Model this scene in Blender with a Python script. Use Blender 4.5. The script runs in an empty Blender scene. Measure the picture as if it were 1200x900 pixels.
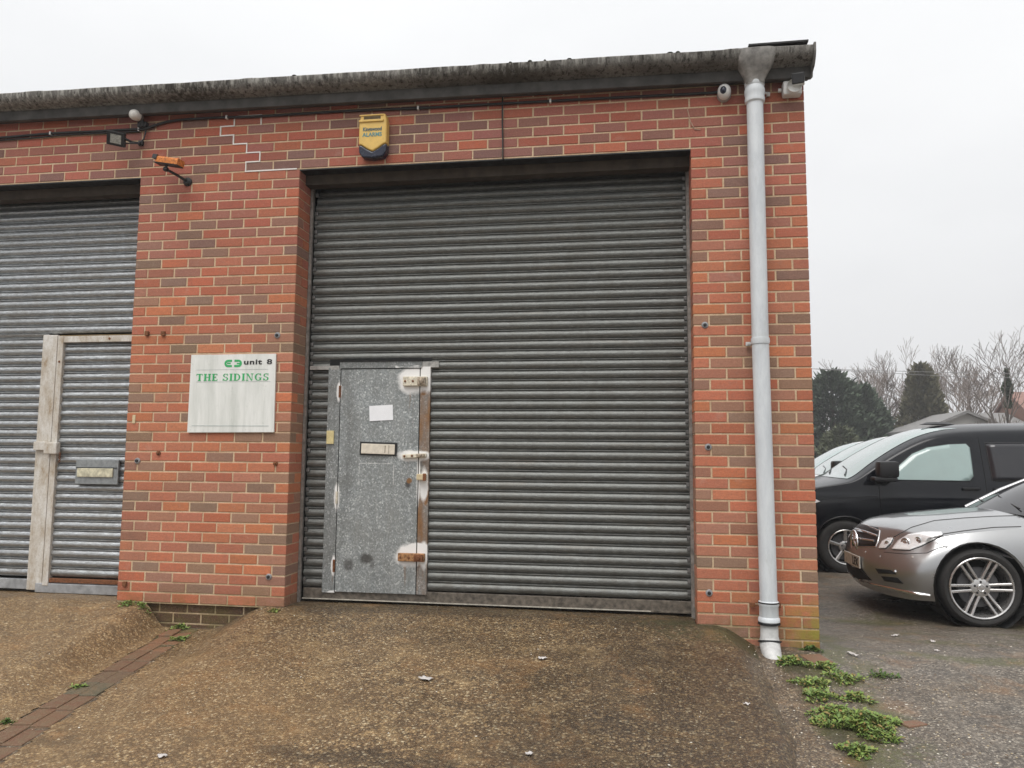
import bpy, bmesh, math, random
from mathutils import Vector, Matrix, noise
from mathutils.bvhtree import BVHTree
from mathutils.geometry import tessellate_polygon
R=math.radians; PI=math.pi
random.seed(7)
S=bpy.context.scene; COL=S.collection

# ------------------------------------------------------------------ camera
CP=Vector((-.4247,-5.3955,1.1039)); YAW,PIT,ROL,FPX=-.1553,.0962,.0085,900.0
fw=Vector((math.sin(YAW)*math.cos(PIT),math.cos(YAW)*math.cos(PIT),math.sin(PIT)))
r0=Vector((math.cos(YAW),-math.sin(YAW),0)); u0=r0.cross(fw)
rt=math.cos(ROL)*r0+math.sin(ROL)*u0; up=-math.sin(ROL)*r0+math.cos(ROL)*u0
cam=bpy.data.cameras.new('camera'); co=bpy.data.objects.new('camera',cam); COL.objects.link(co)
m=Matrix((rt,up,-fw)).transposed().to_4x4(); m.translation=CP; co.matrix_world=m
cam.sensor_width=36; cam.lens=FPX/1200*36; cam.clip_end=2000; S.camera=co
def ray(px,py): return (fw+rt*((px-600)/FPX)-up*((py-450)/FPX)).normalized()
def atY(px,py,y): d=ray(px,py); return CP+d*((y-CP.y)/d.y)

# ------------------------------------------------------------------ mesh helpers
class MB:
    def __init__(s): s.v=[];s.f=[];s.c=[]
    def add(s,vs,fs,col=None):
        n=len(s.v); s.v+= [tuple(v) for v in vs]
        for f in fs: s.f.append(tuple(i+n for i in f)); s.c.append(col or (1,1,1))
        return s
    def box(s,x0,x1,y0,y1,z0,z1,col=None,M=None):
        vs=[Vector(p) for p in ((x0,y0,z0),(x1,y0,z0),(x1,y1,z0),(x0,y1,z0),(x0,y0,z1),(x1,y0,z1),(x1,y1,z1),(x0,y1,z1))]
        if M: vs=[M@v for v in vs]
        return s.add(vs,[(3,2,1,0),(4,5,6,7),(0,1,5,4),(1,2,6,5),(2,3,7,6),(3,0,4,7)],col)
    def bbox(s,x0,x1,y0,y1,z0,z1,b=.003,col=None,M=None):
        # box with bevelled edges
        bm=bmesh.new(); bmesh.ops.create_cube(bm,size=1)
        for v in bm.verts: v.co=Vector(((x0+x1)/2+v.co.x*(x1-x0),(y0+y1)/2+v.co.y*(y1-y0),(z0+z1)/2+v.co.z*(z1-z0)))
        bmesh.ops.bevel(bm,geom=bm.edges[:],offset=b,segments=2,affect='EDGES',profile=.6)
        vs=[(M@v.co if M else v.co.copy()) for v in bm.verts]
        s.add(vs,[tuple(v.index for v in f.verts) for f in bm.faces],col); bm.free(); return s
    def prism(s,poly,axis,a0,a1,col=None,M=None):
        # poly list of 2D; axis index extruded
        def P(p,a):
            q=[p[0],p[1]]; q.insert(axis,a); v=Vector(q); return M@v if M else v
        n=len(poly); vs=[P(p,a0) for p in poly]+[P(p,a1) for p in poly]
        fs=[(i,(i+1)%n,n+(i+1)%n,n+i) for i in range(n)]+[tuple(range(n))[::-1],tuple(range(n,2*n))]
        return s.add(vs,fs,col)
    def tube(s,pts,r,n=8,cap=True,col=None):
        pts=[Vector(p) for p in pts]; rs=r if isinstance(r,(list,tuple)) else [r]*len(pts)
        vs=[];fs=[]; prev=None
        for i,p in enumerate(pts):
            t=(pts[min(i+1,len(pts)-1)]-pts[max(i-1,0)]).normalized()
            a=prev if prev is not None else (Vector((0,0,1)) if abs(t.z)<.9 else Vector((1,0,0)))
            u=t.cross(a).normalized() if prev is None else (prev-t*prev.dot(t)).normalized()
            w=t.cross(u); prev=u
            for k in range(n): q=2*PI*k/n; vs.append(p+(u*math.cos(q)+w*math.sin(q))*rs[i])
        for i in range(len(pts)-1):
            for k in range(n): fs.append((i*n+k,i*n+(k+1)%n,(i+1)*n+(k+1)%n,(i+1)*n+k))
        if cap: fs+= [tuple(range(n))[::-1],tuple(range((len(pts)-1)*n,len(pts)*n))]
        return s.add(vs,fs,col)
    def lathe(s,prof,n=24,M=None,col=None,close=False):
        # prof (r,h) about local z
        vs=[];fs=[]; L=len(prof)
        for r,h in prof:
            for k in range(n):
                q=2*PI*k/n; v=Vector((r*math.cos(q),r*math.sin(q),h)); vs.append(M@v if M else v)
        for i in range(L-1+(1 if close else 0)):
            j=(i+1)%L
            for k in range(n): fs.append((i*n+k,i*n+(k+1)%n,j*n+(k+1)%n,j*n+k))
        return s.add(vs,fs,col)
    def build(s,name,mat,parent=None,smooth=None,cols=False):
        me=bpy.data.meshes.new(name); me.from_pydata(s.v,[],s.f); me.update()
        if cols:
            a=me.color_attributes.new('col','FLOAT_COLOR','CORNER'); k=0; d=[]
            for f,c in zip(s.f,s.c): d+= [c[0],c[1],c[2],1]*len(f)
            a.data.foreach_set('color',d)
        o=bpy.data.objects.new(name,me); COL.objects.link(o)
        if mat:
            me.materials.append(mat)
        fixn(me)
        if smooth is not None:
            me.shade_smooth(); me.set_sharp_from_angle(angle=R(smooth))
        if parent: 
            o.parent=parent
            o.matrix_parent_inverse=Matrix.Translation(-parent.location)
        return o
def fixn(me):
    if len(me.polygons)>60000: return
    bm=bmesh.new(); bm.from_mesh(me); bmesh.ops.recalc_face_normals(bm,faces=bm.faces[:]); bm.to_mesh(me); bm.free()
def tag(o,label=None,cat=None,group=None,kind=None):
    if label:o['label']=label
    if cat:o['category']=cat
    if group:o['group']=group
    if kind:o['kind']=kind
    return o
def empty(name,loc,label=None,cat=None,group=None):
    o=bpy.data.objects.new(name,None); COL.objects.link(o); o.location=loc; o.empty_display_size=.1
    return tag(o,label,cat,group)
def sm(a,b,x):
    t=max(0,min(1,(x-a)/(b-a))) if b!=a else (1 if x>a else 0); return t*t*(3-2*t)
def nz(x,y,z=0,sc=1,o=3): return noise.fractal(Vector((x*sc,y*sc,z*sc)),1,2,o)

# ------------------------------------------------------------------ material helpers
class NT:
    def __init__(s,name):
        s.m=bpy.data.materials.new(name); s.m.use_nodes=True; s.t=s.m.node_tree; s.t.nodes.clear()
        s.out=s.n('ShaderNodeOutputMaterial'); s.b=s.n('ShaderNodeBsdfPrincipled'); s.l(s.b.outputs[0],s.out.inputs[0])
        s.tc=s.n('ShaderNodeTexCoord')
    def n(s,t,**k):
        x=s.t.nodes.new(t)
        for a,b in k.items(): setattr(x,a,b)
        return x
    def l(s,a,b): s.t.links.new(a,b)
    def val(s,sock,v):
        if hasattr(v,'links') or isinstance(v,bpy.types.NodeSocket): s.l(v,sock)
        else: sock.default_value=v
    def co(s,scale=(1,1,1),kind='Object'):
        mp=s.n('ShaderNodeMapping'); s.l(s.tc.outputs[kind],mp.inputs[0]); mp.inputs['Scale'].default_value=scale; return mp.outputs[0]
    def noise(s,sc,det=4,rough=.6,scale=(1,1,1),dist=0):
        x=s.n('ShaderNodeTexNoise'); s.l(s.co(scale),x.inputs['Vector']); x.inputs['Scale'].default_value=sc; x.inputs['Detail'].default_value=det
        x.inputs['Roughness'].default_value=rough; x.inputs['Distortion'].default_value=dist; return x.outputs['Fac']
    def vor(s,sc,scale=(1,1,1),out='Color',feat='F1'):
        x=s.n('ShaderNodeTexVoronoi'); x.feature=feat; s.l(s.co(scale),x.inputs['Vector']); x.inputs['Scale'].default_value=sc; return x.outputs[out]
    def ramp(s,f,stops):
        x=s.n('ShaderNodeValToRGB'); s.l(f,x.inputs[0]); e=x.color_ramp.elements
        while len(e)<len(stops): e.new(.5)
        for a,(p,c) in zip(e,stops):
            a.position=p; a.color=(c,c,c,1) if isinstance(c,(int,float)) else (*c,1)
        return x.outputs[0]
    def mix(s,f,a,b,mode='MIX'):
        x=s.n('ShaderNodeMix',data_type='RGBA',blend_type=mode)
        for i,v in ((0,f),(6,a),(7,b)):
            if isinstance(v,tuple): v=(*v,1) if len(v)==3 else v
            s.val(x.inputs[i],v)
        return x.outputs[2]
    def math(s,op,a,b=0):
        x=s.n('ShaderNodeMath',operation=op); s.val(x.inputs[0],a); s.val(x.inputs[1],b); return x.outputs[0]
    def sep(s,c):
        x=s.n('ShaderNodeSeparateColor'); s.l(c,x.inputs[0]); return x.outputs
    def xyz(s):
        x=s.n('ShaderNodeSeparateXYZ'); s.l(s.tc.outputs['Object'],x.inputs[0]); return x.outputs
    def attr(s,name):
        x=s.n('ShaderNodeAttribute'); x.attribute_name=name; return x.outputs['Color']
    def bump(s,h,strength=.3,dist=.01):
        x=s.n('ShaderNodeBump'); s.val(x.inputs['Height'],h); x.inputs['Strength'].default_value=strength; x.inputs['Distance'].default_value=dist
        s.l(x.outputs[0],s.b.inputs['Normal']); return x
    def set(s,col=None,rough=None,metal=None,spec=None,coat=None):
        for k,v in (('Base Color',col),('Roughness',rough),('Metallic',metal),('Specular IOR Level',spec),('Coat Weight',coat)):
            if v is None: continue
            if isinstance(v,tuple): v=(*v,1) if len(v)==3 else v
            s.val(s.b.inputs[k],v)
        return s.m
MATS={}
def simple(name,col,rough=.5,metal=0,coat=0,var=.25,sc=30,bump=0):
    if name in MATS: return MATS[name]
    t=NT(name); f=t.noise(sc,5); d=tuple(c*(1-var) for c in col); b=tuple(min(1,c*(1+var)) for c in col)
    c=t.ramp(f,[(.3,d),(.7,b)]); r=t.ramp(t.noise(sc*.6,3),[(.3,max(0,rough-.08)),(.7,min(1,rough+.1))])
    t.set(c,r,metal,coat=coat)
    if bump: t.bump(f,bump,.004)
    MATS[name]=t.m; return t.m

# brick
def mat_brick():
    t=NT('brick'); c=t.attr('col'); n1=t.noise(60,6,.7); n2=t.noise(9,4)
    c=t.mix(t.ramp(n1,[(.3,.0),(.75,.45)]),c,t.mix(.5,c,(.045,.03,.025))); c=t.mix(t.ramp(t.noise(30,5,.8,scale=(1,1,1.5)),[(.42,0),(.62,.55)]),c,t.mix(.5,c,(.20,.10,.07)))
    c=t.mix(t.ramp(t.noise(180,3,.7),[(.52,0),(.72,.45)]),c,(.58,.36,.24))
    # lime bloom and dirt with shapes of their own
    c=t.mix(t.ramp(n2,[(.6,0),(.8,.22)]),c,(.5,.4,.33))
    z=t.xyz()[2]; low=t.math('MULTIPLY',t.ramp(t.math('MULTIPLY',z,1),[(.0,1.0),(.16,0.0)]),t.ramp(t.noise(7,5,.7),[(.38,0),(.6,1)]))
    c=t.mix(t.math('MULTIPLY',low,t.ramp(z,[(.0,.0),(.03,.6)]) if 0 else .45),c,(.12,.11,.035))
    xx=t.xyz()[0]; g2=t.math('MULTIPLY',t.math('MULTIPLY',t.ramp(z,[(.0,1.0),(.28,0.0)]),t.ramp(xx,[(.52,0),(.70,1)])),t.ramp(t.noise(11,5,.7),[(.36,0),(.55,1)]))
    c=t.mix(t.math('MULTIPLY',g2,.8),c,(.26,.25,.04))
    c=t.mix(t.ramp(t.noise(2.2,6,.7,scale=(1,1,.5)),[(.55,0),(.75,.30)]),c,(.13,.09,.075))
    t.set(c,.85,spec=.3); t.bump(n1,.8,.005); return t.m
def mat_mortar():
    t=NT('mortar'); n=t.noise(5,6,.7); f=t.noise(150,3)
    c=t.ramp(n,[(.3,(.44,.30,.19)),(.5,(.62,.46,.30)),(.72,(.72,.58,.41))])
    c=t.mix(t.ramp(f,[(.35,.4),(.6,0)]),c,(.28,.2,.13))
    z=t.xyz()[2]; low=t.math('MULTIPLY',t.ramp(t.math('MULTIPLY',z,1),[(.0,1.0),(.2,0.0)]),t.ramp(t.noise(6,5,.7),[(.36,0),(.56,1)]))
    c=t.mix(t.math('MULTIPLY',low,.6),c,(.15,.14,.05))
    t.set(c,.95,spec=.2); t.bump(f,.6,.004); return t.m
M_brick=mat_brick(); M_mortar=mat_mortar()
def mat_aggregate(name,cols,patch,wet=(.24,.62),sc=78,tint=None,pal2=None):
    t=NT(name)
    v=t.sep(t.vor(sc)); v2=t.sep(t.vor(sc*2.3))
    c=t.ramp(v[0],[(.0,cols[0]),(.35,cols[1]),(.68,cols[2]),(.9,cols[3]),(1,cols[4])])
    c2=t.ramp(v2[1],[(.0,cols[0]),(.5,cols[1]),(.85,cols[2]),(1,cols[4])])
    c=t.mix(.35,c,c2)
    if pal2:
        cb=t.ramp(v[0],[(.0,pal2[0]),(.35,pal2[1]),(.68,pal2[2]),(.9,pal2[3]),(1,pal2[4])]); cb=t.mix(.45,cb,t.ramp(v2[1],[(.0,pal2[0]),(.5,pal2[1]),(.85,pal2[2]),(1,pal2[4])]))
        c=t.mix(t.sep(t.attr('col'))[2],c,cb)
    d=t.vor(sc,out='Distance'); c=t.mix(t.ramp(d,[(.25,0),(.7,.6)]),c,cols[0])
    big=t.noise(1.3,6,.65); c=t.mix(t.ramp(big,[(.35,0),(.68,patch[1])]),c,patch[0])
    mid=t.noise(7,6,.8,dist=.6); c=t.mix(t.ramp(mid,[(.5,0),(.7,.6)]),c,cols[0]); sp=t.vor(38,out='Distance'); c=t.mix(t.ramp(sp,[(.10,.75),(.17,0)]),c,t.mix(v[1],cols[0],cols[4]))
    mid2=t.noise(4,5,.7); c=t.mix(t.ramp(mid2,[(.55,0),(.78,.35)]),c,cols[3])
    if tint:
        a=t.sep(t.attr('col'))
        n=t.noise(26,6,.75)
        g=t.ramp(t.math('ADD',t.math('MULTIPLY',a[0],.9),t.math('MULTIPLY',t.math('SUBTRACT',n,.5),1.4)),[(.32,0),(.62,.85)])
        c=t.mix(g,c,t.mix(t.noise(60,3),(.04,.038,.014),(.14,.14,.05)))
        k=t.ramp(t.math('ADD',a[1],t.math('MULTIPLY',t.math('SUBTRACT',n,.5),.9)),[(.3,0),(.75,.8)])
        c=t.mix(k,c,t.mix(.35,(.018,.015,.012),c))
        c=t.mix(t.math('MULTIPLY',a[2],.0 if pal2 else .5),c,t.mix(.5,(.42,.27,.13),c))
    c=t.mix(t.ramp(t.noise(2.6,6,.75,dist=.4),[(.55,0),(.7,.5)]),c,t.mix(.55,c,(.40,.20,.07)),'MIX'); rr=t.ramp(t.noise(2.2,5,.7),[(.35,wet[0]),(.65,wet[1])])
    t.set(c,rr,spec=.45)
    hh=t.math('ADD',t.math('MULTIPLY',t.ramp(d,[(.0,1),(.7,0)]),.5),t.noise(140,4,.7)); t.bump(hh,.75,.008); return t.m
M_ramp=mat_aggregate('exposed_aggregate_concrete',[(.038,.024,.014),(.15,.093,.046),(.31,.195,.095),(.62,.43,.21),(.92,.78,.52)],((.12,.075,.036),.40),tint=True)
M_tar=mat_aggregate('worn_asphalt',[(.045,.037,.030),(.13,.110,.085),(.24,.205,.165),(.42,.36,.29),(.76,.69,.57)],((.085,.068,.05),.45),sc=80,tint=True,pal2=[(.04,.027,.016),(.13,.085,.047),(.23,.155,.083),(.43,.30,.17),(.70,.58,.40)])

def mat_shutter(name,base,metal,r0_,r1_,streak):
    t=NT(name)
    n1=t.noise(3,5,.7,scale=(1,1,6)); n2=t.noise(45,5,.8,scale=(.5,1,3)); n3=t.noise(7,6,.8,scale=(1,1,.35)); n4=t.noise(220,3,.8,scale=(.25,1,1))
    dk=tuple(c*.5 for c in base); lt=tuple(min(1,c*1.75) for c in base)
    c=t.ramp(n2,[(.3,dk),(.5,base),(.72,lt)])
    c=t.mix(t.ramp(n3,[(.45,0),(.75,.55)]),c,tuple(x*.55 for x in (base[0]*1.05,base[1]*.95,base[2]*.82)))
    c=t.mix(t.ramp(n4,[(.62,0),(.8,streak)]),c,(.7,.7,.68))
    c=t.mix(t.ramp(n1,[(.55,0),(.75,.3)]),c,(.20,.16,.12))
    z=t.xyz()[2]; low=t.math('MULTIPLY',t.ramp(z,[(.05,1.0),(.4,0.0)]),t.ramp(t.noise(9,5,.7),[(.4,0),(.65,1)]))
    c=t.mix(t.math('MULTIPLY',low,.5),c,(.06,.045,.025))
    t.set(c,t.ramp(n2,[(.3,r0_),(.7,r1_)]),t.ramp(n3,[(.4,metal),(.7,metal*.5)])); t.bump(n2,.15,.003); return t.m
M_sh1=mat_shutter('weathered_dark_shutter_steel',(.155,.16,.152),.45,.38,.60,.7)
M_sh2=mat_shutter('galvanised_shutter_steel',(.36,.375,.385),.8,.28,.50,.8)
def mat_galv(name='spangled_zinc'):
    t=NT(name); v=t.sep(t.vor(120,scale=(1,1,.8))); a=t.attr('col')
    n=t.noise(5,5,.7); nf=t.noise(90,4,.8)
    c=t.ramp(v[0],[(.0,(.20,.215,.215)),(.5,(.27,.29,.29)),(.86,(.37,.39,.39)),(1,(.62,.64,.63))])
    c=t.mix(t.ramp(nf,[(.5,0),(.7,.5)]),c,(.55,.58,.58))
    c=t.mix(t.ramp(n,[(.4,0),(.7,.6)]),c,(.17,.175,.16)); c=t.mix(t.ramp(t.noise(6,6,.8,scale=(2.5,1,.3)),[(.5,0),(.75,.4)]),c,(.42,.42,.40))
    s=t.sep(a)  # r white paint, g rust, b dirt
    c=t.mix(t.math('MULTIPLY',s[2],.85),c,(.045,.04,.035))
    c=t.mix(t.ramp(t.math('ADD',s[1],t.math('MULTIPLY',t.math('SUBTRACT',nf,.5),.5)),[(.2,0),(.8,.95)]),c,t.mix(t.noise(40,4),(.12,.045,.015),(.36,.19,.07)))
    c=t.mix(t.ramp(t.math('ADD',s[0],t.math('MULTIPLY',t.math('SUBTRACT',nf,.5),.5)),[(.25,0),(.75,.97)]),c,(.80,.79,.77))
    t.set(c,t.ramp(v[1],[(0,.38),(1,.58)]),t.math('MULTIPLY',t.math('SUBTRACT',1,s[0]),.35)); t.bump(nf,.12,.002); return t.m
M_galv=mat_galv()
def mat_gutter():
    t=NT('weathered_fibre_cement'); n=t.noise(1.1,5,.6); st=t.noise(26,5,.75,scale=(1,1,.12)); f=t.noise(70,5,.8)
    c=t.ramp(f,[(.3,(.11,.105,.095)),(.6,(.21,.20,.185)),(.8,(.33,.32,.295))])
    c=t.mix(t.ramp(n,[(.42,0),(.62,.85)]),c,t.mix(f,(.02,.017,.014),(.075,.066,.052)))
    c=t.mix(t.ramp(st,[(.52,0),(.60,.75)]),c,(.018,.015,.012))
    up_=t.ramp(t.math('MULTIPLY',t.math('SUBTRACT',t.xyz()[2],3.83),9),[(.0,0),(1,.9)])
    c=t.mix(t.math('MULTIPLY',up_,t.ramp(t.noise(30,5,.75,scale=(1,1,.18)),[(.47,0),(.62,1)])),c,(.50,.49,.45))
    t.set(c,.85,spec=.25); t.bump(f,.7,.008); return t.m
M_gut=mat_gutter()
M_black=simple('black_plastic',(.012,.012,.013),.45,var=.2)
M_dark=simple('dark_void',(.008,.008,.008),.9)
M_white=simple('white_plastic',(.72,.72,.70),.4,var=.08)
t=NT('grey_painted_pipe'); a_=t.noise(9,6,.8,scale=(1,1,.25)); b2=t.noise(60,5,.8); c_=t.ramp(a_,[(.3,(.50,.53,.56)),(.6,(.64,.67,.69))]); c_=t.mix(t.ramp(b2,[(.6,0),(.75,.5)]),c_,(.36,.36,.34)); c_=t.mix(t.ramp(t.noise(3.5,6,.8,scale=(2,2,.5)),[(.55,0),(.75,.5)]),c_,(.40,.41,.38)); t.set(c_,t.ramp(a_,[(.3,.35),(.7,.6)])); t.bump(b2,.1,.002); M_pipe=t.m
M_pipe2=simple('dirty_pipe_paint',(.52,.52,.51),.6,var=.25,sc=14,bump=.1)
M_rust=simple('rust',(.16,.06,.022),.85,var=.5,sc=60,bump=.5)
M_conc=simple('lintel_concrete',(.05,.037,.026),.9,var=.3,sc=12,bump=.4)
M_tan=simple('old_cream_paint',(.55,.45,.28),.6,var=.2)
M_cream=simple('cream_letter_flap',(.66,.60,.50),.5,var=.12)
M_paper=simple('paper',(.82,.83,.85),.7,var=.03)
M_yel=simple('yellow_plastic',(.70,.46,.12),.4,var=.08)
M_navy=simple('navy_lens',(.012,.016,.035),.2,var=.2)
M_orange=simple('weathered_orange_housing',(.52,.17,.035),.7,var=.55,sc=70)
def mat_whitewash():
    t=NT('whitewashed_steel'); n=t.noise(9,6,.8,scale=(1,1,.4)); f=t.noise(80,4,.8)
    c=t.ramp(n,[(.32,(.33,.24,.15)),(.45,(.50,.45,.38)),(.62,(.66,.64,.60))]); c=t.mix(t.ramp(f,[(.52,0),(.7,.5)]),c,(.28,.24,.19))
    t.set(c,.6,.1); t.bump(f,.3,.003); return t.m
M_wash=mat_whitewash()
M_botrail=simple('rusty_bottom_rail',(.13,.11,.088),.6,metal=.3,var=.6,sc=25,bump=.3)

# ------------------------------------------------------------------ BUILDING
bld=empty('industrial_unit',(0,0,0),'red brick single-storey industrial unit with two large roller shutters and a grey gutter','building')
PAL=[(.47,.120,.075),(.45,.115,.075),(.42,.115,.080),(.49,.140,.080),(.43,.140,.100),(.40,.125,.092),(.46,.110,.065),(.47,.130,.085),(.51,.135,.070)]
DRK=[(.29,.135,.105),(.32,.135,.105),(.26,.125,.102),(.34,.125,.095),(.37,.13,.10),(.25,.13,.105)]
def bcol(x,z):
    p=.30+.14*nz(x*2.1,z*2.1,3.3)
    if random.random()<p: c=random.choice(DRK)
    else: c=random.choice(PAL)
    k=random.uniform(.92,1.20); h=sm(1.8,3.6,z); k*=1-.16*h; c=(c[0]*1.02,c[1]*(1.30-.20*h),c[2]*(1.12+.06*h)); return tuple(q*k*random.uniform(.96,1.04) for q in c)  # upper bricks coloured darker and redder, painting in the gutter's shade
W=MB(); MO=MB()
def brick(x0,x1,y0,y1,z0,z1,col,face='f'):
    # chamfered box; small random set
    j=random.uniform(-.0012,.0012); b=.0035
    if face=='f':
        y0+=j; vs=[(x0,y0+b,z0),(x1,y0+b,z0),(x1,y0+b,z1),(x0,y0+b,z1),(x0+b,y0,z0+b),(x1-b,y0,z0+b),(x1-b,y0,z1-b),(x0+b,y0,z1-b),(x0,y1,z0),(x1,y1,z0),(x1,y1,z1),(x0,y1,z1)]
        W.add(vs,[(4,5,6,7),(0,1,5,4),(1,2,6,5),(2,3,7,6),(3,0,4,7),(8,9,1,0),(9,10,2,1),(10,11,3,2),(11,8,0,3)],col)
    else: W.box(x0,x1,y0,y1,z0,z1,col)
D=.1025; H=.065
def course(z,k,x0,x1,dl=0,dr=0,yoff=0,col=None):
    """bricks from x0 to x1 on global grid; dl/dr: depth of reveal at left/right end (corner bricks turn)"""
    odd=k%2; xs=[]; s=.1125 if odd else 0
    i=math.floor((x0-s)/.225)-1
    while True:
        a=s+i*.225; b=a+.215; i+=1
        if b<x0+.03: continue
        if a>x1-.03: break
        xs.append((max(a,x0),min(b,x1)))
    for n,(a,b) in enumerate(xs):
        c=col or bcol(a,z); dep=D+yoff
        first=(n==0 and dl); last=(n==len(xs)-1 and dr)
        y1=yoff+D
        if (first or last) and (b-a)<.15: y1=yoff+.215
        jz=random.uniform(-.0008,.0008)
        brick(a+random.uniform(0,.0015)*(n>0),b-random.uniform(0,.0015)*(n<len(xs)-1),yoff,y1,z+jz+random.uniform(0,.001),z+H+jz,tuple(q*.5 for q in c) if yoff else c)
    # reveals
    for en,(xa,xb,dp) in enumerate(((x0,x0+D,dl),(x1-D,x1,dr))):
        if not dp: continue
        w=xs[0 if en==0 else -1]; y=yoff+(.215 if (w[1]-w[0])<.15 else D)+.01
        while y<dp-.02:
            e=min(y+.215,dp); brick(xa,xb,y,e,z,z+H,bcol(y*5,z),'s'); y=e+.01
SD=12.0
ZT=3.3; NC=44
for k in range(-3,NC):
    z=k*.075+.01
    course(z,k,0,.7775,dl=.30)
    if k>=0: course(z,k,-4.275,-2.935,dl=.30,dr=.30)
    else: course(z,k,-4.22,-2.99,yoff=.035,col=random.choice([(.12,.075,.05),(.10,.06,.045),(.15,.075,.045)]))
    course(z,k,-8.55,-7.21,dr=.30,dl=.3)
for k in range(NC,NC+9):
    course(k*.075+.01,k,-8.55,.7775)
# right flank wall
for k in range(-5,NC+9):
    z=k*.075+.01; y=(.1125 if k%2==0 else .225)
    if k<-3: y=.01
    while y<SD:
        e=min(y+.215,SD); c=bcol(y*3,z); W.box(.7775-D,.7775,y,e,z,z+H,c); y=e+.01
wall=W.build('brick_wall',M_brick,bld,cols=True)
# mortar backing
g=.004
for (a,b,dl,dr) in ((0,.7775,1,0),(-4.275,-2.935,1,1),(-8.55,-7.21,1,1)):
    lo=-.25 if a>-1 else 0.0
    MO.box(a+g,b-g,g,.30-g if a<-1 else .30-g,lo,ZT+.0)
MO.box(-4.215,-2.995,.035+g,.28,-.3,-.001)
MO.box(-8.55+g,.7775-g,g,.10,ZT+.001,NC*.075+.68)
MO.box(.7775-.1,.7775-g,.301,SD,-.4,NC*.075+.68)
MO.build('mortar',M_mortar,bld)
# lime repair in the cracked joints
cr=MB(); 
ck=[0]
def crk(pts):
    for (a,b) in zip(pts,pts[1:]):
        if a==b: continue
        ck[0]+=1; yo=-.0025-.0003*(ck[0]%9)
        (x0,z0),(x1,z1)=a,b; w=.009
        cr.box(min(x0,x1)-w*.5*random.uniform(.6,1.2),max(x0,x1)+w*.5*random.uniform(.6,1.2),yo,.006+yo,min(z0,z1)-w*.5-.0002*(ck[0]%5),max(z0,z1)+w*.5)
def J(n): return n*.075+.005
def snap(x,k): s=.1125 if k%2 else 0; return round((x-s+.005)/.225)*.225+s-.005
crk([(snap(-3.6,49),J(50)),(snap(-3.6,49),J(49)),(snap(-3.6,49)-.0,J(49)),(snap(-3.7,48),J(49))])
crk([(snap(-3.6,49),J(50)),(snap(-3.38,49),J(50)),(snap(-3.38,49),J(49))])
x=snap(-3.7,48); crk([(x,J(49)),(x,J(48)),(snap(-3.6,47),J(48)),(snap(-3.6,47),J(47)),(snap(-3.48,46),J(47)),(snap(-3.48,46),J(46)),(snap(-3.38,45),J(46)),(snap(-3.38,45),J(45)),(snap(-3.27,44),J(45)),(snap(-3.27,44),J(44)),(-2.96,J(44))])
crk([(snap(-3.42,44),J(44)),(-3.3,J(44))])
cr.build('mortar_repair',simple('white_mortar',(.8,.77,.72),.9,var=.1),bld)
# pale smear on mortar above right pier
sm_=MB(); sm_.tube([(-.02,-.001,3.6),(0,-.002,3.5),(.03,-.002,3.44),(.07,-.001,3.435)],.004,5); sm_.build('paint_drip',simple('dried_drip',(.42,.28,.2),.8),bld)

# lintels, inner walls, roof
L=MB()
for a,b in ((-2.935,0),(-7.21,-4.275)):
    L.box(a,b,.115,.215,3.215,3.33)
L.build('lintel',M_conc,bld)
P_=MB()
for a,b in ((-2.935,0),(-7.21,-4.275)): P_.box(a-.02,b+.02,.004,.112,3.292,3.3005)
P_.build('lintel_plate',M_black,bld)
I=MB(); I.box(-8.5,.66,.22,.60,3.38,3.9); I.box(-8.5,.66,.60,.70,2.9,3.9); I.box(-2.93-.05,-4.27,.31,.42,-.3,3.1); I.box(0.02,.66,.31,.42,-.3,3.1); I.box(-8.5,-7.25,.31,.42,-.3,3.1)
I.box(-8.5,-8.4,.42,SD,-.4,3.9); I.box(-8.5,.66,SD-.1,SD,-.4,3.9); I.build('inner_wall',M_dark,bld)
RF=MB(); pts=[]
RF.prism([(-.10,3.93),(-.10,3.96),(6,5.0),(12.2,3.98),(12.2,3.94),(6,4.95)],0,-8.6,.80); RF.build('roof',simple('roof_sheet',(.2,.2,.19),.9,sc=5),bld)
GB=MB(); GB.prism([(.3,3.9),(6,4.93),(12,3.9)],0,.69,.76); GB.build('gable_end',M_brick,bld,cols=False)
for o in (bpy.data.objects['gable_end'],):
    me=o.data; a=me.color_attributes.new('col','FLOAT_COLOR','CORNER'); a.data.foreach_set('color',[.36,.1,.06,1]*len(me.loops))
# gutter
def gz(x): return .0115*(.8-x)
prof=[(-.005,3.80),(-.060,3.790),(-.106,3.801),(-.112,3.803),(-.122,3.806),(-.165,3.814),(-.198,3.834),(-.214,3.862),(-.217,3.893),(-.205,3.902),(-.190,3.898),(-.185,3.865),(-.16,3.82),(-.11,3.80),(-.03,3.86),(-.005,3.86)]
G=MB(); xs=[-8.6+i*.05 for i in range(int((.80+8.6)/.05)+1)]; 
if xs[-1]<.80: xs.append(.80)
n=len(prof); vs=[];fs=[]
for x in xs:
    jt=1 if min(abs(x-j) for j in (-6.9,-5.1,-3.28,-1.46,.27))<.06 else 0
    for i,(y,z) in enumerate(prof):
        w=.004*nz(x*3,y*9,z*9)
        yy=y-(.008*jt if 3<i<10 else 0)+w*(.6 if i>2 else .2); zz=z+gz(x)+(w if i>2 else 0)-(.006*jt if i in(4,5) else 0)
        vs.append((x,yy,zz))
for i in range(len(xs)-1):
    for k in range(n): fs.append((i*n+k,i*n+(k+1)%n,(i+1)*n+(k+1)%n,(i+1)*n+k))
fs+=[tuple(range(n)),tuple(range((len(xs)-1)*n,len(xs)*n))[::-1]]
G.add(vs,fs)
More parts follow.
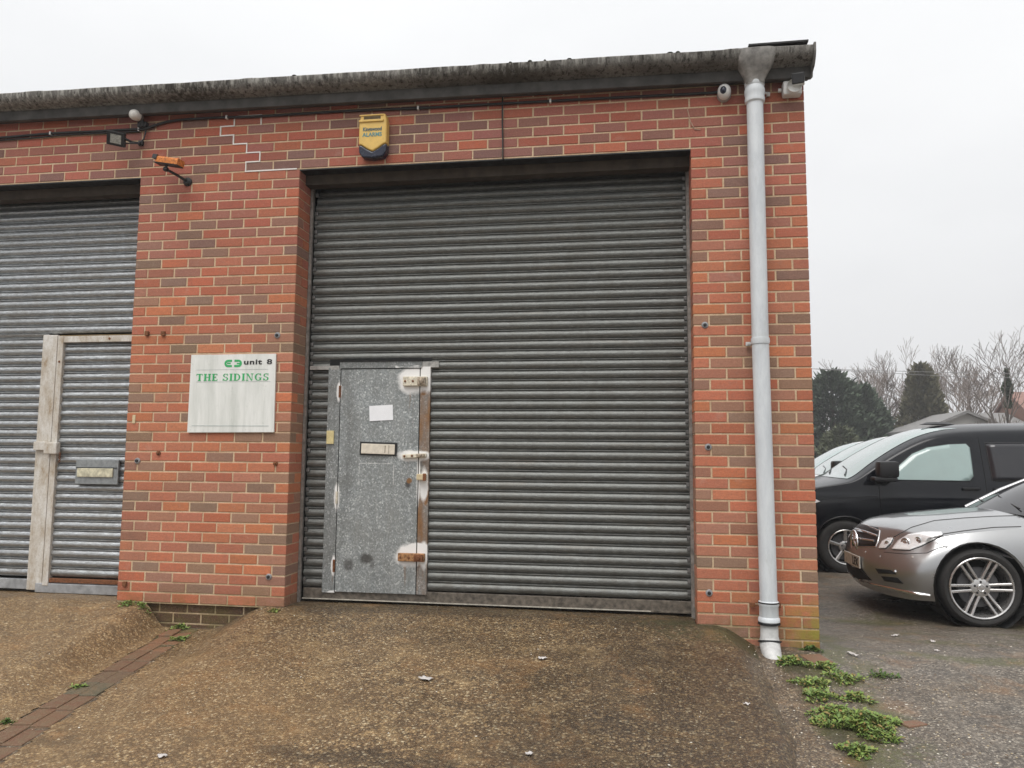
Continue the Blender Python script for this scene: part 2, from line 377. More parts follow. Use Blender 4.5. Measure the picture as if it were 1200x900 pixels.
gut=G.build('gutter',M_gut,bld,smooth=50)
F_=MB(); vs=[];fs=[]; FP=[(-.004,3.745),(-.088,3.722),(-.100,3.726),(-.106,3.798),(-.004,3.798)]
for x in xs:
    for (y,z) in FP: vs.append((x,y+.002*nz(x*2,z*9),z+gz(x)))
for i in range(len(xs)-1):
    for k in range(5): fs.append((i*5+k,i*5+(k+1)%5,(i+1)*5+(k+1)%5,(i+1)*5+k))
fs+=[tuple(range(5)),tuple(range((len(xs)-1)*5,len(xs)*5))[::-1]]
F_.add(vs,fs); F_.build('fascia_board',simple('dark_fascia',(.065,.062,.058),.8,var=.45,sc=8,bump=.2),bld)
e=MB(); e.prism([(-.03,3.74),(-.10,3.722),(-.112,3.755),(-.165,3.770),(-.200,3.805),(-.220,3.85),(-.222,3.91),(-.03,3.91)],0,.802,.816); e.build('stop_end',M_gut,gut)
e=MB(); e.box(.40,.79,-.215,.0,3.918,3.930,M=Matrix.Rotation(R(-.3),4,'Y')); e.build('flashing',simple('lead_flashing',(.03,.03,.03),.8),gut)
# moss tufts on the gutter lip
for i in range(9):
    e=MB(); x=random.choice([random.uniform(-8,.2),random.uniform(-1.5,.35)]); e.lathe([(0.001,.012),(.010,.008),(.014,0),(.001,-.003)],6,Matrix.Translation((x,-.205,3.902+gz(x)))@Matrix.Diagonal((random.uniform(.6,1.8),1,random.uniform(.4,1.1),1))); e.build('moss_tuft',simple('dark_moss',(.03,.032,.015),.95,sc=80),gut)
# outlet / hopper
e=MB(); X0=.432
def sq(x,w,y0,y1,z): 
    o=[]
    for k in range(20):
        q=2*PI*k/20; cx,cy=math.cos(q),math.sin(q); o.append((x+math.copysign(abs(cx)**.55,cx)*w,(y0+y1)/2+math.copysign(abs(cy)**.55,cy)*(y1-y0)/2,z))
    return o
rings=[sq(X0,.145,-.228,-.05,3.902),sq(X0,.140,-.230,-.05,3.855),sq(X0,.110,-.208,-.045,3.80),sq(X0,.078,-.175,-.035,3.745),sq(X0,.066,-.158,-.03,3.715),sq(X0,.064,-.156,-.028,3.69)]
vs=[p for r in rings for p in r]; fs=[(i*20+k,i*20+(k+1)%20,(i+1)*20+(k+1)%20,(i+1)*20+k) for i in range(5) for k in range(20)]
e.add(vs,fs); e.build('outlet_hopper',simple('pale_cement_outlet',(.25,.24,.225),.85,var=.45,sc=16,bump=.4),gut,smooth=50)
# downpipe
dp=MB(); PY=-.092
dp.tube([(.431,PY,3.62),(.430,PY,2.8),(.431,PY,1.9),(.440,PY,1.04),(.446,PY,.14)],.0555,24)
pipe=dp.build('downpipe',M_pipe,bld,smooth=40)
def collar(x,z,prof_,name,mat=M_pipe):
    c=MB(); c.lathe(prof_,24,Matrix.Translation((x,PY,z))); return c.build(name,mat,pipe,smooth=40)
collar(.431,3.66,[(.05,.055),(.066,.05),(.068,.03),(.062,.02),(.069,-.005),(.069,-.03),(.064,-.05),(.068,-.07),(.066,-.09),(.0555,-.1)],'socket')
collar(.431,1.90,[(.055,.022),(.060,.02),(.062,0),(.060,-.02),(.055,-.022)],'pipe_clip')
c=MB(); c.bbox(.345,.378,-.035,-.018,1.878,1.905,.004); c.tube([(.362,-.05,1.891),(.362,.0,1.891)],.006,8); c.tube([(.378,-.03,1.891),(.40,-.06,1.893)],.007,6); c.build('clip_ear',M_pipe2,pipe)
c=MB(); c.tube([(.495,-.06,3.655),(.53,-.03,3.655)],.009,6); c.bbox(.52,.545,-.035,-.012,3.640,3.668,.004); c.build('clip_ear',M_pipe2,pipe)
c=MB(); c.bbox(.335,.372,-.03,-.012,.138,.168,.004); c.tube([(.372,-.03,.153),(.40,-.06,.155)],.007,6); c.build('clip_ear',M_rust,pipe); c=MB(); c.bbox(.505,.535,-.03,-.012,.138,.168,.004); c.build('clip_ear',M_rust,pipe)
collar(.446,.11,[(.055,.085),(.064,.08),(.066,.06),(.060,.05),(.061,-.01),(.060,-.015),(.068,-.025),(.069,-.045),(.062,-.052),(.0555,-.055)],'socket')
c=MB(); c.lathe([(.0555,.006),(.0665,.004),(.0665,-.004),(.0555,-.006)],24,Matrix.Translation((.446,PY,.185))); c.build('joint_ring',M_black,pipe); c=MB(); c.lathe([(.057,.006),(.071,.004),(.071,-.004),(.057,-.006)],24,Matrix.Translation((.446,PY,.05))); c.build('joint_ring',M_black,pipe); c=MB(); c.lathe([(.057,.007),(.074,.005),(.074,-.005),(.057,-.007)],24,Matrix.Translation((.446,PY-.006,-.062))@Matrix.Rotation(R(-14),4,'X')); c.build('joint_ring',M_black,pipe)
c=MB(); c.tube([(.446,PY,.06),(.446,PY,-.03),(.446,PY-.004,-.06),(.445,PY-.02,-.085),(.444,PY-.05,-.105),(.444,PY-.085,-.125),(.444,PY-.125,-.150),(.444,PY-.15,-.172)],[.056,.057,.063,.064,.062,.060,.058,.054],24); c.build('shoe',M_pipe2,pipe,smooth=40)
# fixings
def fixing(x,z,kind=0):
    b=MB(); Mx=Matrix.Translation((x,0,z))@Matrix.Rotation(R(90),4,'X')
    if kind==0:
        b.lathe([(.001,.006),(.009,.006),(.010,.0085),(.020,.007),(.024,.0005)],18,Mx); o=b.build('anchor_socket',simple('zinc_collar',(.30,.30,.31),.5,.4),bld,smooth=40)
        b=MB(); b.lathe([(.001,.0165),(.011,.0155),(.013,.006)],12,Mx); b.build('bolt_head',M_black,o)
    elif kind==1:
        b.bbox(x-.016,x+.016,-.018,.0,z-.018,z+.018,.004); o=b.build('bracket_stub',M_rust,bld)
    else:
        b.lathe([(.001,.022),(.008,.020),(.011,.010),(.017,.008),(.019,.0005)],10,Mx); o=b.build('rusty_bolt',M_rust,bld)
for x,z,k in ((.079,2.032,0),(.088,1.19,0),(.079,.216,0),(-4.001,2.04,1),(-4.139,2.043,1),(-3.066,2.012,0),(-3.041,1.05,2),(-4.166,1.059,0),(-3.992,1.119,2),(-3.061,.223,0),(-4.209,.136,1)): fixing(x,z,k)
b=MB(); b.bbox(-4.225,-4.20,-.006,0,1.345,1.41,.002); b.build('cream_tag',M_tan,bld)

# ------------------------------------------------------------------ SHUTTERS
def slat_profile(z0,z1,pitch=.075,depth=.017):
    pr=[]; z=z0
    while z<z1-.01:
        for i in range(9):
            t=i/8; pr.append((-depth*math.sin(PI*t)**.88 if 0<t<1 else 0,min(z+.002+t*pitch*.76,z1)))
        pr.append((.006,min(z+pitch*.80,z1)))
        for i in range(4):
            t=i/3; pr.append((-.0095*math.sin(PI*(.12+.76*t)),min(z+pitch*(.82+.14*t),z1)))
        pr.append((.009,min(z+pitch-.001,z1))); z+=pitch
    return pr
def curtain(name,x0,x1,z0,z1,y,mat,parent,seed=0,ends=True):
    pr=slat_profile(z0,z1); rng=random.Random(seed); off={}
    b=MB(); nx=max(2,int((x1-x0)/.12)); vs=[];fs=[]
    for i in range(nx+1):
        x=x0+(x1-x0)*i/nx
        for (d,z) in pr:
            yb=1.5*max(0,z-3.0)**2; vs.append((x,y+yb+d+.0022*nz(x*.8,z*1.5,seed,1,2)+.0012*nz(x*4,z*10,seed),z+.0010*nz(x*1.3,z*12,seed+5)))
    m_=len(pr)
    for i in range(nx):
        for k in range(m_-1): fs.append((i*m_+k,(i+1)*m_+k,(i+1)*m_+k+1,i*m_+k+1))
    b.add(vs,fs); return b.build(name,mat,parent,smooth=32)
SY=.262
# main shutter (with a gap where the wicket door stands)
s1=empty('roller_shutter',(-1.47,.25,0),None,None); s1.parent=bld; s1['label']='dark weathered roller shutter with a galvanised wicket door and white unit sign to its left'
curtain('curtain',-2.905,-.02,1.845,3.345,SY,M_sh1,s1,1)
curtain('curtain',-1.93,-.02,.12,1.845,SY,M_sh1,s1,2)
curtain('curtain',-2.905,-2.745,.12,1.845,SY+.004,simple_sh:=M_sh1,s1,3)
b=MB(); b.bbox(-2.90,-.02,SY-.016,SY+.02,.035,.112,.004); b.bbox(-2.90,-.02,SY-.03,SY-.005,.030,.042,.002); b.build('bottom_rail',M_botrail,s1)
b=MB(); b.box(-2.90,-.3,SY-.034,SY-.030,.034,.041); b.build('rail_edge',simple('bare_edge',(.5,.47,.4),.5,.3,var=.3),s1)
for x in (-2.932,-.022): b=MB(); b.prism([(x,SY-.05),(x+.022,SY-.05),(x+.022,SY-.028),(x+.0205 if x<-1 else x+.022,SY-.027),(x+.002,SY-.027),(x+.002,SY+.034),(x,SY+.034)],2,.0,3.25); b.build('guide_channel',simple('guide_steel',(.24,.22,.20),.6,.4,var=.4),s1)
b=MB()
z=.16
while z<3.2:
    for x in (-2.893,-.034):
        if random.random()<.8: b=MB(); b.bbox(x-.012,x+.012,SY-.024,SY-.004,z,z+.03,.004); b.build('end_clip',simple('end_clip_metal',(.16,.155,.15),.5,.6,var=.5),s1)
    z+=.075
# wicket door, weathered sheet baked as mesh attribute
def blob(x,z,cx,cz,rx,rz,p=2): 
    d=math.sqrt(((x-cx)/rx)**2+((z-cz)/rz)**2)+.16*nz(x*14,z*14,2); return max(0,min(1,(1.35-d)*1.6))
def drip(x,z,cx,z0,z1,w):
    if z>z0 or z<z1: return 0
    t=(z0-z)/(z0-z1); return max(0,1-abs(x-cx+.006*nz(x,z*6,1))/(w*(1-.3*t)))*(1-t)**.6*(.75+.4*nz(x*40,z*5,4))
WH=[(-2.06,1.685,.125,.095),(-1.97,1.70,.05,.10),(-1.955,1.72,.04,.13),(-2.05,1.115,.13,.04),(-2.06,1.68,.11,.08),(-1.965,.90,.03,.12),(-2.01,.95,.012,.19),(-2.06,.375,.115,.075),(-2.00,.44,.09,.03),(-1.96,.38,.035,.10),(-2.653,1.602,.022,.075),(-2.648,.80,.022,.10),(-2.659,.285,.018,.07),(-2.66,.07,.05,.03)]
RU=[(-2.653,1.60,.008,.045),(-2.659,.285,.012,.05),(-1.965,.36,.05,.07),(-2.07,.37,.055,.03),(-1.95,.82,.02,.08),(-2.08,.93,.02,.02),(-1.98,1.60,.03,.03)]
def doorcol(x,z):
    w=max(blob(x,z,*b) for b in WH); 
    ln=0
    for (x0,x1,z0,z1) in ((-2.475,-2.20,1.052,1.058),(-2.475,-2.469,.90,1.055),(-2.206,-2.198,.90,1.055)):
        if x0<=x<=x1 and z0-.004<=z<=z1+.004: ln=.55+.3*nz(x*30,z*30)
    w=max(w,ln)
    r=max(max(blob(x,z,*b) for b in RU),drip(x,z,-2.09,1.64,1.30,.014)*.8,drip(x,z,-2.06,1.64,1.05,.011)*.6,drip(x,z,-1.965,1.6,1.15,.03)*.5,drip(x,z,-2.10,.33,.09,.022)*.9,drip(x,z,-1.965,.33,.09,.03)*.85,drip(x,z,-2.66,.25,.09,.011)*.9,drip(x,z,-2.09,1.1,.9,.02)*.5,drip(x,z,-1.97,.86,.5,.02)*.75)
    d=max(blob(x,z,-2.54,.29,.035,.045)*.8,blob(x,z,-2.40,.345,.05,.035)*.95,blob(x,z,-2.35,.30,.02,.03)*.6,blob(x,z,-2.09,.90,.02,.025))
    d=max(d,.35*max(0,nz(x*6,z*1.2,8)))
    return (w,r*(1-.0*w),d)
def sheet(name,x0,x1,z0,z1,y,parent,th=.006,extra=None,st=.0075):
    nx=max(1,int((x1-x0)/st)); nn=max(1,int((z1-z0)/st)); vs=[];cl=[];fs=[]
    for j in range(nn+1):
        for i in range(nx+1):
            x=x0+(x1-x0)*i/nx; z=z0+(z1-z0)*j/nn; vs.append((x,y+.0015*nz(x*5,z*4,7),z)); c=doorcol(x,z)
            if extra: c=tuple(max(a,b_) for a,b_ in zip(c,extra(x,z)))
            cl.append(c)
    for j in range(nn):
        for i in range(nx): a=j*(nx+1)+i; fs.append((a,a+1,a+nx+2,a+nx+1))
    nv=len(vs)
    bnd=[i for i in range(nx+1)]+[j*(nx+1)+nx for j in range(1,nn+1)]+[nn*(nx+1)+i for i in range(nx-1,-1,-1)]+[j*(nx+1) for j in range(nn-1,0,-1)]
    for q in bnd: v=vs[q]; vs.append((v[0],y+th,v[2])); cl.append(cl[q])
    L_=len(bnd)
    for k in range(L_): fs.append((bnd[(k+1)%L_],bnd[k],nv+k,nv+(k+1)%L_))
    b=MB(); b.add(vs,fs); o=b.build(name,None,parent); me=o.data; me.materials.append(M_galv)
    a=me.color_attributes.new('col','FLOAT_COLOR','POINT'); d=[]
    for c in cl: d+=[c[0],c[1],c[2],1]
    a.data.foreach_set('color',d); return o
dirt=lambda x,z:(0,.10+.25*max(0,nz(x*9,z*2.5,1)),.35+.3*nz(x*8,z*2,5))
brn=lambda x,z:(.35*max(0,nz(x*7,z*2,9)+.1) if z>.9 else 0,.55+.5*nz(x*14,z*2.5,3),.2)
door=sheet('wicket_door',-2.640,-2.016,.095,1.775,SY-.034,bld)
door['label']='galvanised steel wicket door with rust stains and white paint patches'
def mb_part(fn,name,mat,parent,smooth=None): b=MB(); fn(b); return b.build(name,mat,parent,smooth=smooth)
sheet('door_jamb',-2.745,-2.648,.085,1.79,SY-.030,s1,.04,lambda x,z:(0,.04,.30))
sheet('door_jamb',-2.008,-1.932,.095,1.79,SY-.034,s1,.04,brn)
sheet('door_header',-2.650,-2.000,1.782,1.832,SY-.042,s1,.05,lambda x,z:(max(0,nz(x*12,z*30,2))*1.3*(z<1.80),0,.45))
mb_part(lambda b:(b.box(-2.648,-2.640,SY-.03,SY,.09,1.785),b.box(-2.016,-2.008,SY-.03,SY,.09,1.785),b.box(-2.745,-1.93,SY-.01,SY+.03,1.80,1.86),b.box(-2.65,-2.0,SY-.05,SY+.0,1.833,1.843)),'door_gap',M_dark,s1)
for a_ in ((-2.90,-2.66,SY-.03,SY,1.775,1.805),(-2.0,-1.87,SY-.03,SY,1.785,1.83)): mb_part(lambda b:b.box(*a_),'header_strap',simple('worn_zinc',(.35,.34,.32),.45,.4,var=.4),s1)
# hardware
def hasp(cx,cz,w,h,mat,mat2,tilt=0,lock=True):
    b=MB(); M=Matrix.Translation((cx,SY-.05,cz))@Matrix.Rotation(R(tilt),4,'Y'); b.bbox(-w/2,w/2,-.012,.016,-h/2,h/2,.006,M=M)
    o=b.build('hasp',mat,door)
    b=MB(); b.bbox(w*.12,w*.46,-.034,-.012,-h*.42,h*.42,.008,M=M)
    b.lathe([(.001,.014),(h*.22,.012),(h*.28,0)],14,M@Matrix.Translation((w*.30,-.036,0))@Matrix.Rotation(R(90),4,'X')); b.build('lock_body',mat2,o,smooth=40)
    b=MB()
    for s in (-.40,-.08): b.lathe([(.001,.006),(.007,.005),(.009,0)],8,M@Matrix.Translation((w*s,-.012,0))@Matrix.Rotation(R(90),4,'X'))
    b.build('bolt_head',M_rust,o)
M_hw=simple('painted_hasp',(.60,.55,.44),.6,var=.45,sc=45,bump=.3); M_hr=simple('rusty_hasp',(.30,.15,.06),.7,var=.7,sc=50,bump=.4); M_blk=simple('keyhole_black',(.03,.022,.016),.6)
hasp(-2.045,1.677,.19,.072,M_hw,simple('chipped_lock',(.34,.28,.21),.6,var=.7,sc=60),0)
hasp(-2.04,1.115,.185,.030,M_hw,simple('chipped_lock'
 ,(0,0,0)),-3)
hasp(-2.047,.365,.205,.060,M_hr,M_rust,0)
mb_part(lambda b:b.bbox(-2.012,-1.945,SY-.085,SY-.034,.935,.980,.006),'lock_housing',M_tan,door)
mb_part(lambda b:b.bbox(-1.962,-1.938,SY-.088,SY-.08,.930,.985,.003),'lock_face',M_rust,door)
M_t=Matrix.Translation((-2.325,SY-.04,1.166))@Matrix.Rotation(R(1.5),4,'Y')
mb_part(lambda b:b.bbox(-.145,.145,-.008,.006,-.050,.050,.003,M=M_t),'letter_plate',M_black,door)
mb_part(lambda b:b.bbox(-.132,.132,-.015,-.006,-.040,.036,.004,M=M_t),'letter_flap',M_cream,door)
mb_part(lambda b:(b.box(.055,.060,-.0165,-.0145,-.030,.025,M=M_t),b.box(.085,.088,-.0165,-.0145,-.034,.03,M=M_t)),'flap_mark',simple('mark',(.2,.15,.1),.7),door)
for hx,hz in ((-2.645,1.602),(-2.645,.795),(-2.652,.285)):
    mb_part(lambda b:b.tube([(hx,SY-.040,hz-.045),(hx,SY-.040,hz+.045)],.009,10),'hinge',M_rust if hz!=.795 else M_hw,door,40)
b=MB(); Mp=Matrix.Translation((-2.311,SY-.0385,1.438))@Matrix.Rotation(R(-3),4,'Y'); b.box(-.093,.093,-.0012,.0,-.058,.058,M=Mp); tag(b.build('paper_notice',M_paper),'blank white paper notice stuck on the galvanised wicket door','notice')
mb_part(lambda b:b.bbox(-2.742,-2.684,SY-.042,SY-.031,1.200,1.302,.003),'yellow_tag',simple('yellowed_label',(.62,.52,.26),.6,var=.15),s1)

# left shutter
s2=empty('roller_shutter',(-5.7,.25,0)); s2.parent=bld; s2['label']='bright galvanised roller shutter at the left edge with a whitewashed door post'
curtain('curtain',-7.18,-4.30,2.10,3.345,SY,M_sh2,s2,11)
curtain('curtain',-7.18,-5.20,.12,2.10,SY,M_sh2,s2,12)
curtain('curtain',-4.42,-4.30,.12,2.10,SY,M_sh2,s2,12)
mb_part(lambda b:b.bbox(-7.18,-4.30,SY-.016,SY+.02,.02,.10,.004),'bottom_rail',simple('bare_galv_rail',(.40,.41,.42),.45,.6,var=.35,sc=10),s2)
for x in (-4.30,-7.207): mb_part(lambda b:b.box(x,x+.022,SY-.05,SY-.028,.0,3.25),'guide_channel',simple('guide_steel',(0,0,0)),s2)
mb_part(lambda b:b.bbox(-5.232,-5.098,SY-.045,SY+.02,.02,2.085,.006),'door_post',M_wash,s2)
door2=empty('wicket_door',(-4.75,.25,0)); door2.parent=bld; door2['label']='ribbed wicket door framed in peeling white strips in the left shutter'
curtain('door_panel',-5.035,-4.302,.13,2.015,SY-.020,M_sh2,door2,14)
mb_part(lambda b:(b.bbox(-5.085,-5.035,SY-.055,SY,.06,2.072,.004)),'door_stile',M_wash,door2)
mb_part(lambda b:(b.bbox(-5.035,-4.302,SY-.052,SY,2.018,2.070,.004)),'door_rail',M_wash,door2)
mb_part(lambda b:(b.box(-5.098,-5.085,SY-.035,SY,.06,2.07),b.box(-5.098,-4.302,SY-.02,SY+.01,2.072,2.085)),'door_gap',simple('ochre_gap',(.16,.11,.05),.8),door2)
mb_part(lambda b:b.bbox(-5.035,-4.302,SY-.045,SY-.005,.085,.118,.004),'door_rail',M_rust,door2)
mb_part(lambda b:b.bbox(-5.15,-4.302,SY-.05,SY-.0,.005,.078,.004),'threshold',simple('bare_galv_rail',(0,0,0)),s2)
mb_part(lambda b:b.bbox(-4.845,-4.47,SY-.060,SY-.040,.868,1.062,.003),'letter_plate',simple('grey_plate',(.27,.285,.29),.5,.4,var=.25),door2)
mb_part(lambda b:b.bbox(-4.825,-4.51,SY-.072,SY-.058,.925,.995,.005),'letter_flap',simple('dirty_cream_flap',(.52,.49,.36),.6,var=.4,sc=30),door2)
mb_part(lambda b:(b.box(-4.84,-4.48,SY-.066,SY-.059,.996,1.002)),'flap_rim',M_black,door2)
mb_part(lambda b:(b.bbox(-5.23,-5.12,SY-.075,SY-.045,1.135,1.205,.006),b.bbox(-5.115,-5.00,SY-.10,SY-.05,1.105,1.20,.010)),'lock_box',M_wash,door2)
b=MB()
for i in range(5): b.lathe([(.007,-.003),(.010,0),(.007,.003),(.004,0)],10,Matrix.Translation((-4.985+.004*(i%2),SY-.075,1.11-i*.016))@Matrix.Rotation(R(90),4,'Y' if i%2 else 'X'),close=True)
b.build('chain',M_rust,door2)
mb_part(lambda b:(b.lathe([(.001,.006),(.008,.005),(.010,0)],8,Matrix.Translation((-5.06,SY-.055,1.86))@Matrix.Rotation(R(90),4,'X')),b.lathe([(.001,.006),(.008,.005),(.010,0)],8,Matrix.Translation((-4.62,SY-.052,2.045))@Matrix.Rotation(R(90),4,'X'))),'bolt_head',M_rust,door2)

# ------------------------------------------------------------------ SIGN
def text(s,name,size,x,z,y,mat,parent,align='LEFT',sx=1,bold=0,font=None,ext=.0006,sp=1,wsp=1,width=None):
    c=bpy.data.curves.new(name,'FONT'); c.body=s; c.size=size; c.extrude=ext; c.offset=bold; c.align_x=align; c.space_character=sp; c.space_word=wsp
    o=bpy.data.objects.new('t',c); COL.objects.link(o); bpy.context.view_layer.update()
    me=bpy.data.meshes.new_from_object(o.evaluated_get(bpy.context.evaluated_depsgraph_get())); bpy.data.objects.remove(o)
    if width: xs_=[v.co.x for v in me.vertices]; sx=width/(max(xs_)-min(xs_))
    M=Matrix.Translation((x,y,z))@Matrix.Rotation(R(90),4,'X')@Matrix.Diagonal((sx,1,1,1)); me.transform(M)
    me.materials.clear(); me.materials.append(mat); n=bpy.data.objects.new(name,me); COL.objects.link(n); n.parent=parent; n.matrix_parent_inverse=Matrix.Translation(-parent.location); return n
def mat_sign():
    t=NT('sign_board'); n=t.noise(5,6,.7,scale=(2.2,1,.25)); f=t.noise(28,5,.8,dist=.5); x=t.xyz()
    c=t.ramp(n,[(.3,(.56,.58,.54)),(.6,(.76,.77,.74))]); c=t.mix(t.ramp(f,[(.60,0),(.72,.45)]),c,(.38,.40,.36))
    t.set(c,.35,spec=.4); return t.m
sg=empty('unit_sign',(-3.41,-.02,1.27),'square white dirty unit sign with green and black lettering on the brick pier','sign')
b=MB(); Ms=Matrix.Identity(4)
for p in [(-3.755,1.277),( -3.058,1.277),(-3.066,1.868),(-3.752,1.868)]: pass
b.prism([(-3.755,1.277),(-3.058,1.281),(-3.064,1.870),(-3.752,1.869)],1,-.016,-.002); b.build('board',mat_sign(),sg)
M_green=simple('sign_green',(.035,.38,.12),.5,var=.15); M_ink=simple('sign_black',(.012,.012,.012),.5)
text('unit','lettering',.053,-3.320,1.792,-.0175,M_ink,sg,bold=.0016,sp=1.12,width=.145)
text('8','lettering',.053,-3.134,1.792,-.0175,M_ink,sg,bold=.0012,width=.042)
# slab-serif capitals drawn from strokes
def slab(word,x,z,h,parent,mat,y=-.0175,total=None):
    B={}; w=.62
    def glyph(ch):
        r=[];t=.21;s=.10
        def R_(x0,x1,z0,z1): r.append([(x0,z0),(x1,z0),(x1,z1),(x0,z1)])
        def stem(x0): R_(x0,x0+t,0,1); R_(x0-.07,x0+t+.07,0,s); R_(x0-.07,x0+t+.07,1-s,1)
        if ch=='T': R_(.26,.26+t,0,1);R_(.17,.52,0,s);R_(0,.69,1-s,1);R_(0,.06,.72,1);R_(.63,.69,.72,1);return r,.69
        if ch=='H': stem(.07);stem(.55);R_(.2,.6,.46,.54);return r,.79
        if ch=='E': stem(.07);R_(.2,.62,0,s);R_(.2,.6,1-s,1);R_(.56,.62,0,.28);R_(.54,.6,.74,1);R_(.2,.45,.46,.54);R_(.41,.46,.36,.64);return r,.64
        if ch=='I': stem(.07);return r,.31
        if ch=='N': stem(.07) if 0 else (R_(.10,.16,0,1),R_(0,.28,0,s),R_(0,.24,1-s,1)); R_(.66,.72,0,1);R_(.54,.84,1-s,1);r.append([(.06,1),(.24,1),(.72,0),(.60,0)]);return r,.84
        if ch=='D':
            stem(.07); o=[(.2,0)];i=[]
            def arc(cx,cz,rx,rz,rx2,rz2,a0,a1,n=10):
                for k in range(n):
                    a,b_=a0+(a1-a0)*k/n,a0+(a1-a0)*(k+1)/n
                    r.append([(cx+rx*math.cos(a),cz+rz*math.sin(a)),(cx+rx*math.cos(b_),cz+rz*math.sin(b_)),(cx+rx2*math.cos(b_),cz+rz2*math.sin(b_)),(cx+rx2*math.cos(a),cz+rz2*math.sin(a))])
            arc(.3,.5,.46,.5,.29,.42,-PI/2,PI/2); return r,.78
        if ch in 'SG':
            def arc(cx,cz,rx,rz,rx2,rz2,a0,a1,n=12):
                for k in range(n):
                    a,b_=a0+(a1-a0)*k/n,a0+(a1-a0)*(k+1)/n
                    r.append([(cx+rx*math.cos(a),cz+rz*math.sin(a)),(cx+rx*math.cos(b_),cz+rz*math.sin(b_)),(cx+rx2*math.cos(b_),cz+rz2*math.sin(b_)),(cx+rx2*math.cos(a),cz+rz2*math.sin(a))])
            if ch=='G':
                arc(.40,.5,.40,.5,.22,.42,R(50),R(325),16); R_(.56,.72,0.05,.42);R_(.46,.80,.36,.43);R_(.62,.68,.68,1);return r,.80
            arc(.30,.745,.28,.255,.14,.18,R(40),R(270)); arc(.30,.27,.30,.27,.14,.19,R(-180),R(90)); R_(.0,.06,0,.32); R_(.50,.56,.68,1); return r,.60
        return r,.35
    adv=0; polys=[]
    for ch in word:
        g,wd=glyph(ch)
        for p in g: polys.append([(a+adv,c) for a,c in p])
        adv+=wd+(.16 if ch!=' ' else .1)
    k=(total/(adv-.16))/1.0; b=MB()
    for n_,p in enumerate(polys):
        yy=y-.0003*(n_%7)/7; b.prism([(x+a*k,z+c*h) for a,c in p],1,yy,y+.001)
    return b.build('lettering',mat,parent)
slab('THE SIDINGS',-3.70,1.668,.054,sg,M_green,total=.585)
b=MB(); 
def ringpoly(cx,cz,w,h,gap,side):
    t=.016; o=[]
    # half of a stadium ring
    R_=h/2; pts=[]; pi=[]
    for k in range(9):
        a=PI/2+side*0+ (PI*k/8)*(1 if side<0 else -1); pts.append((cx+side*(w/2-R_)+math.cos(a)*R_,cz+math.sin(a)*R_)); pi.append((cx+side*(w/2-R_)+math.cos(a)*(R_-t),cz+math.sin(a)*(R_-t)))
    pts=[(cx+side*gap,cz+R_)]+pts+[(cx+side*gap,cz-R_)]; pi=[(cx+side*gap,cz+R_-t)]+pi+[(cx+side*gap,cz-R_+t)]
    for k in range(len(pts)-1): b.prism([pts[k],pts[k+1],pi[k+1],pi[k]],1,-.0178-.0001*(k%2),-.0165)
ringpoly(-3.405,1.800,.142,.056,.010,-1); ringpoly(-3.405,1.800,.142,.056,.010,1)
b.box(-3.455,-3.425,-.0178,-.0165,1.796,1.806);b.box(-3.375,-3.345,-.0178,-.0165,1.794,1.803)
b.build('emblem',M_green,sg)
b=MB(); b.box(-3.70,-3.12,-.0172,-.0163,1.752,1.7535); b.box(-3.70,-3.10,-.0172,-.0163,1.660,1.6615);b.box(-3.72,-3.10,-.0172,-.0163,1.325,1.329); b.build('rule_line',simple('grey_rule',(.33,.38,.37),.6),sg)

# ------------------------------------------------------------------ ALARM BOX
al=empty('alarm_box',(-2.32,-.05,3.34),'yellow and navy alarm bell box high on the brickwork above the main shutter','alarm box')
pr=[(-2.43,3.645),(-2.24,3.645),(-2.225,3.60),(-2.225,3.43),(-2.265,3.405),(-2.325,3.375),(-2.385,3.402),(-2.44,3.43),(-2.44,3.60)]
pr=[(-2.425,3.665),(-2.235,3.668),(-2.222,3.61),(-2.222,3.438),(-2.25,3.428),(-2.285,3.402),(-2.33,3.378),(-2.375,3.402),(-2.41,3.428),(-2.438,3.436),(-2.438,3.61)]
b=MB(); b.prism(pr,1,-.082,-.004); o=b.build('housing',M_yel,al)
md=o.modifiers.new('b','BEVEL'); md.width=.012; md.segments=3; md.limit_method='ANGLE'
b=MB(); lo=[(-2.438,3.434),(-2.41,3.426),(-2.375,3.400),(-2.33,3.376),(-2.285,3.400),(-2.25,3.426),(-2.222,3.436),(-2.224,3.375),(-2.25,3.338),(-2.33,3.328),(-2.41,3.338),(-2.436,3.375)]
b.prism(lo,1,-.078,-.004); o=b.build('lens',M_navy,al); md=o.modifiers.new('b','BEVEL'); md.width=.010; md.segments=3; md.limit_method='ANGLE'
b=MB(); b.box(-2.40,-2.27,-.0855,-.081,3.625,3.648); b.build('vent_slot',simple('vent_shadow',(.10,.07,.03),.8),al)
b=MB(); b.bbox(-2.435,-2.245,-.092,-.080,3.605,3.622,.003); b.bbox(-2.435,-2.245,-.088,-.080,3.652,3.662,.003); b.build('lip',M_yel,al)
Mt=simple('alarm_blue',(.03,.10,.13),.5)
text('Kingswood','lettering',.040,-2.332,3.536,-.0832,Mt,al,'CENTER',sx=.82,bold=.0012)
text('ALARMS','lettering',.043,-2.332,3.492,-.0832,simple('alarm_teal',(.10,.26,.26),.5),al,'CENTER',sx=.95,bold=.0012)

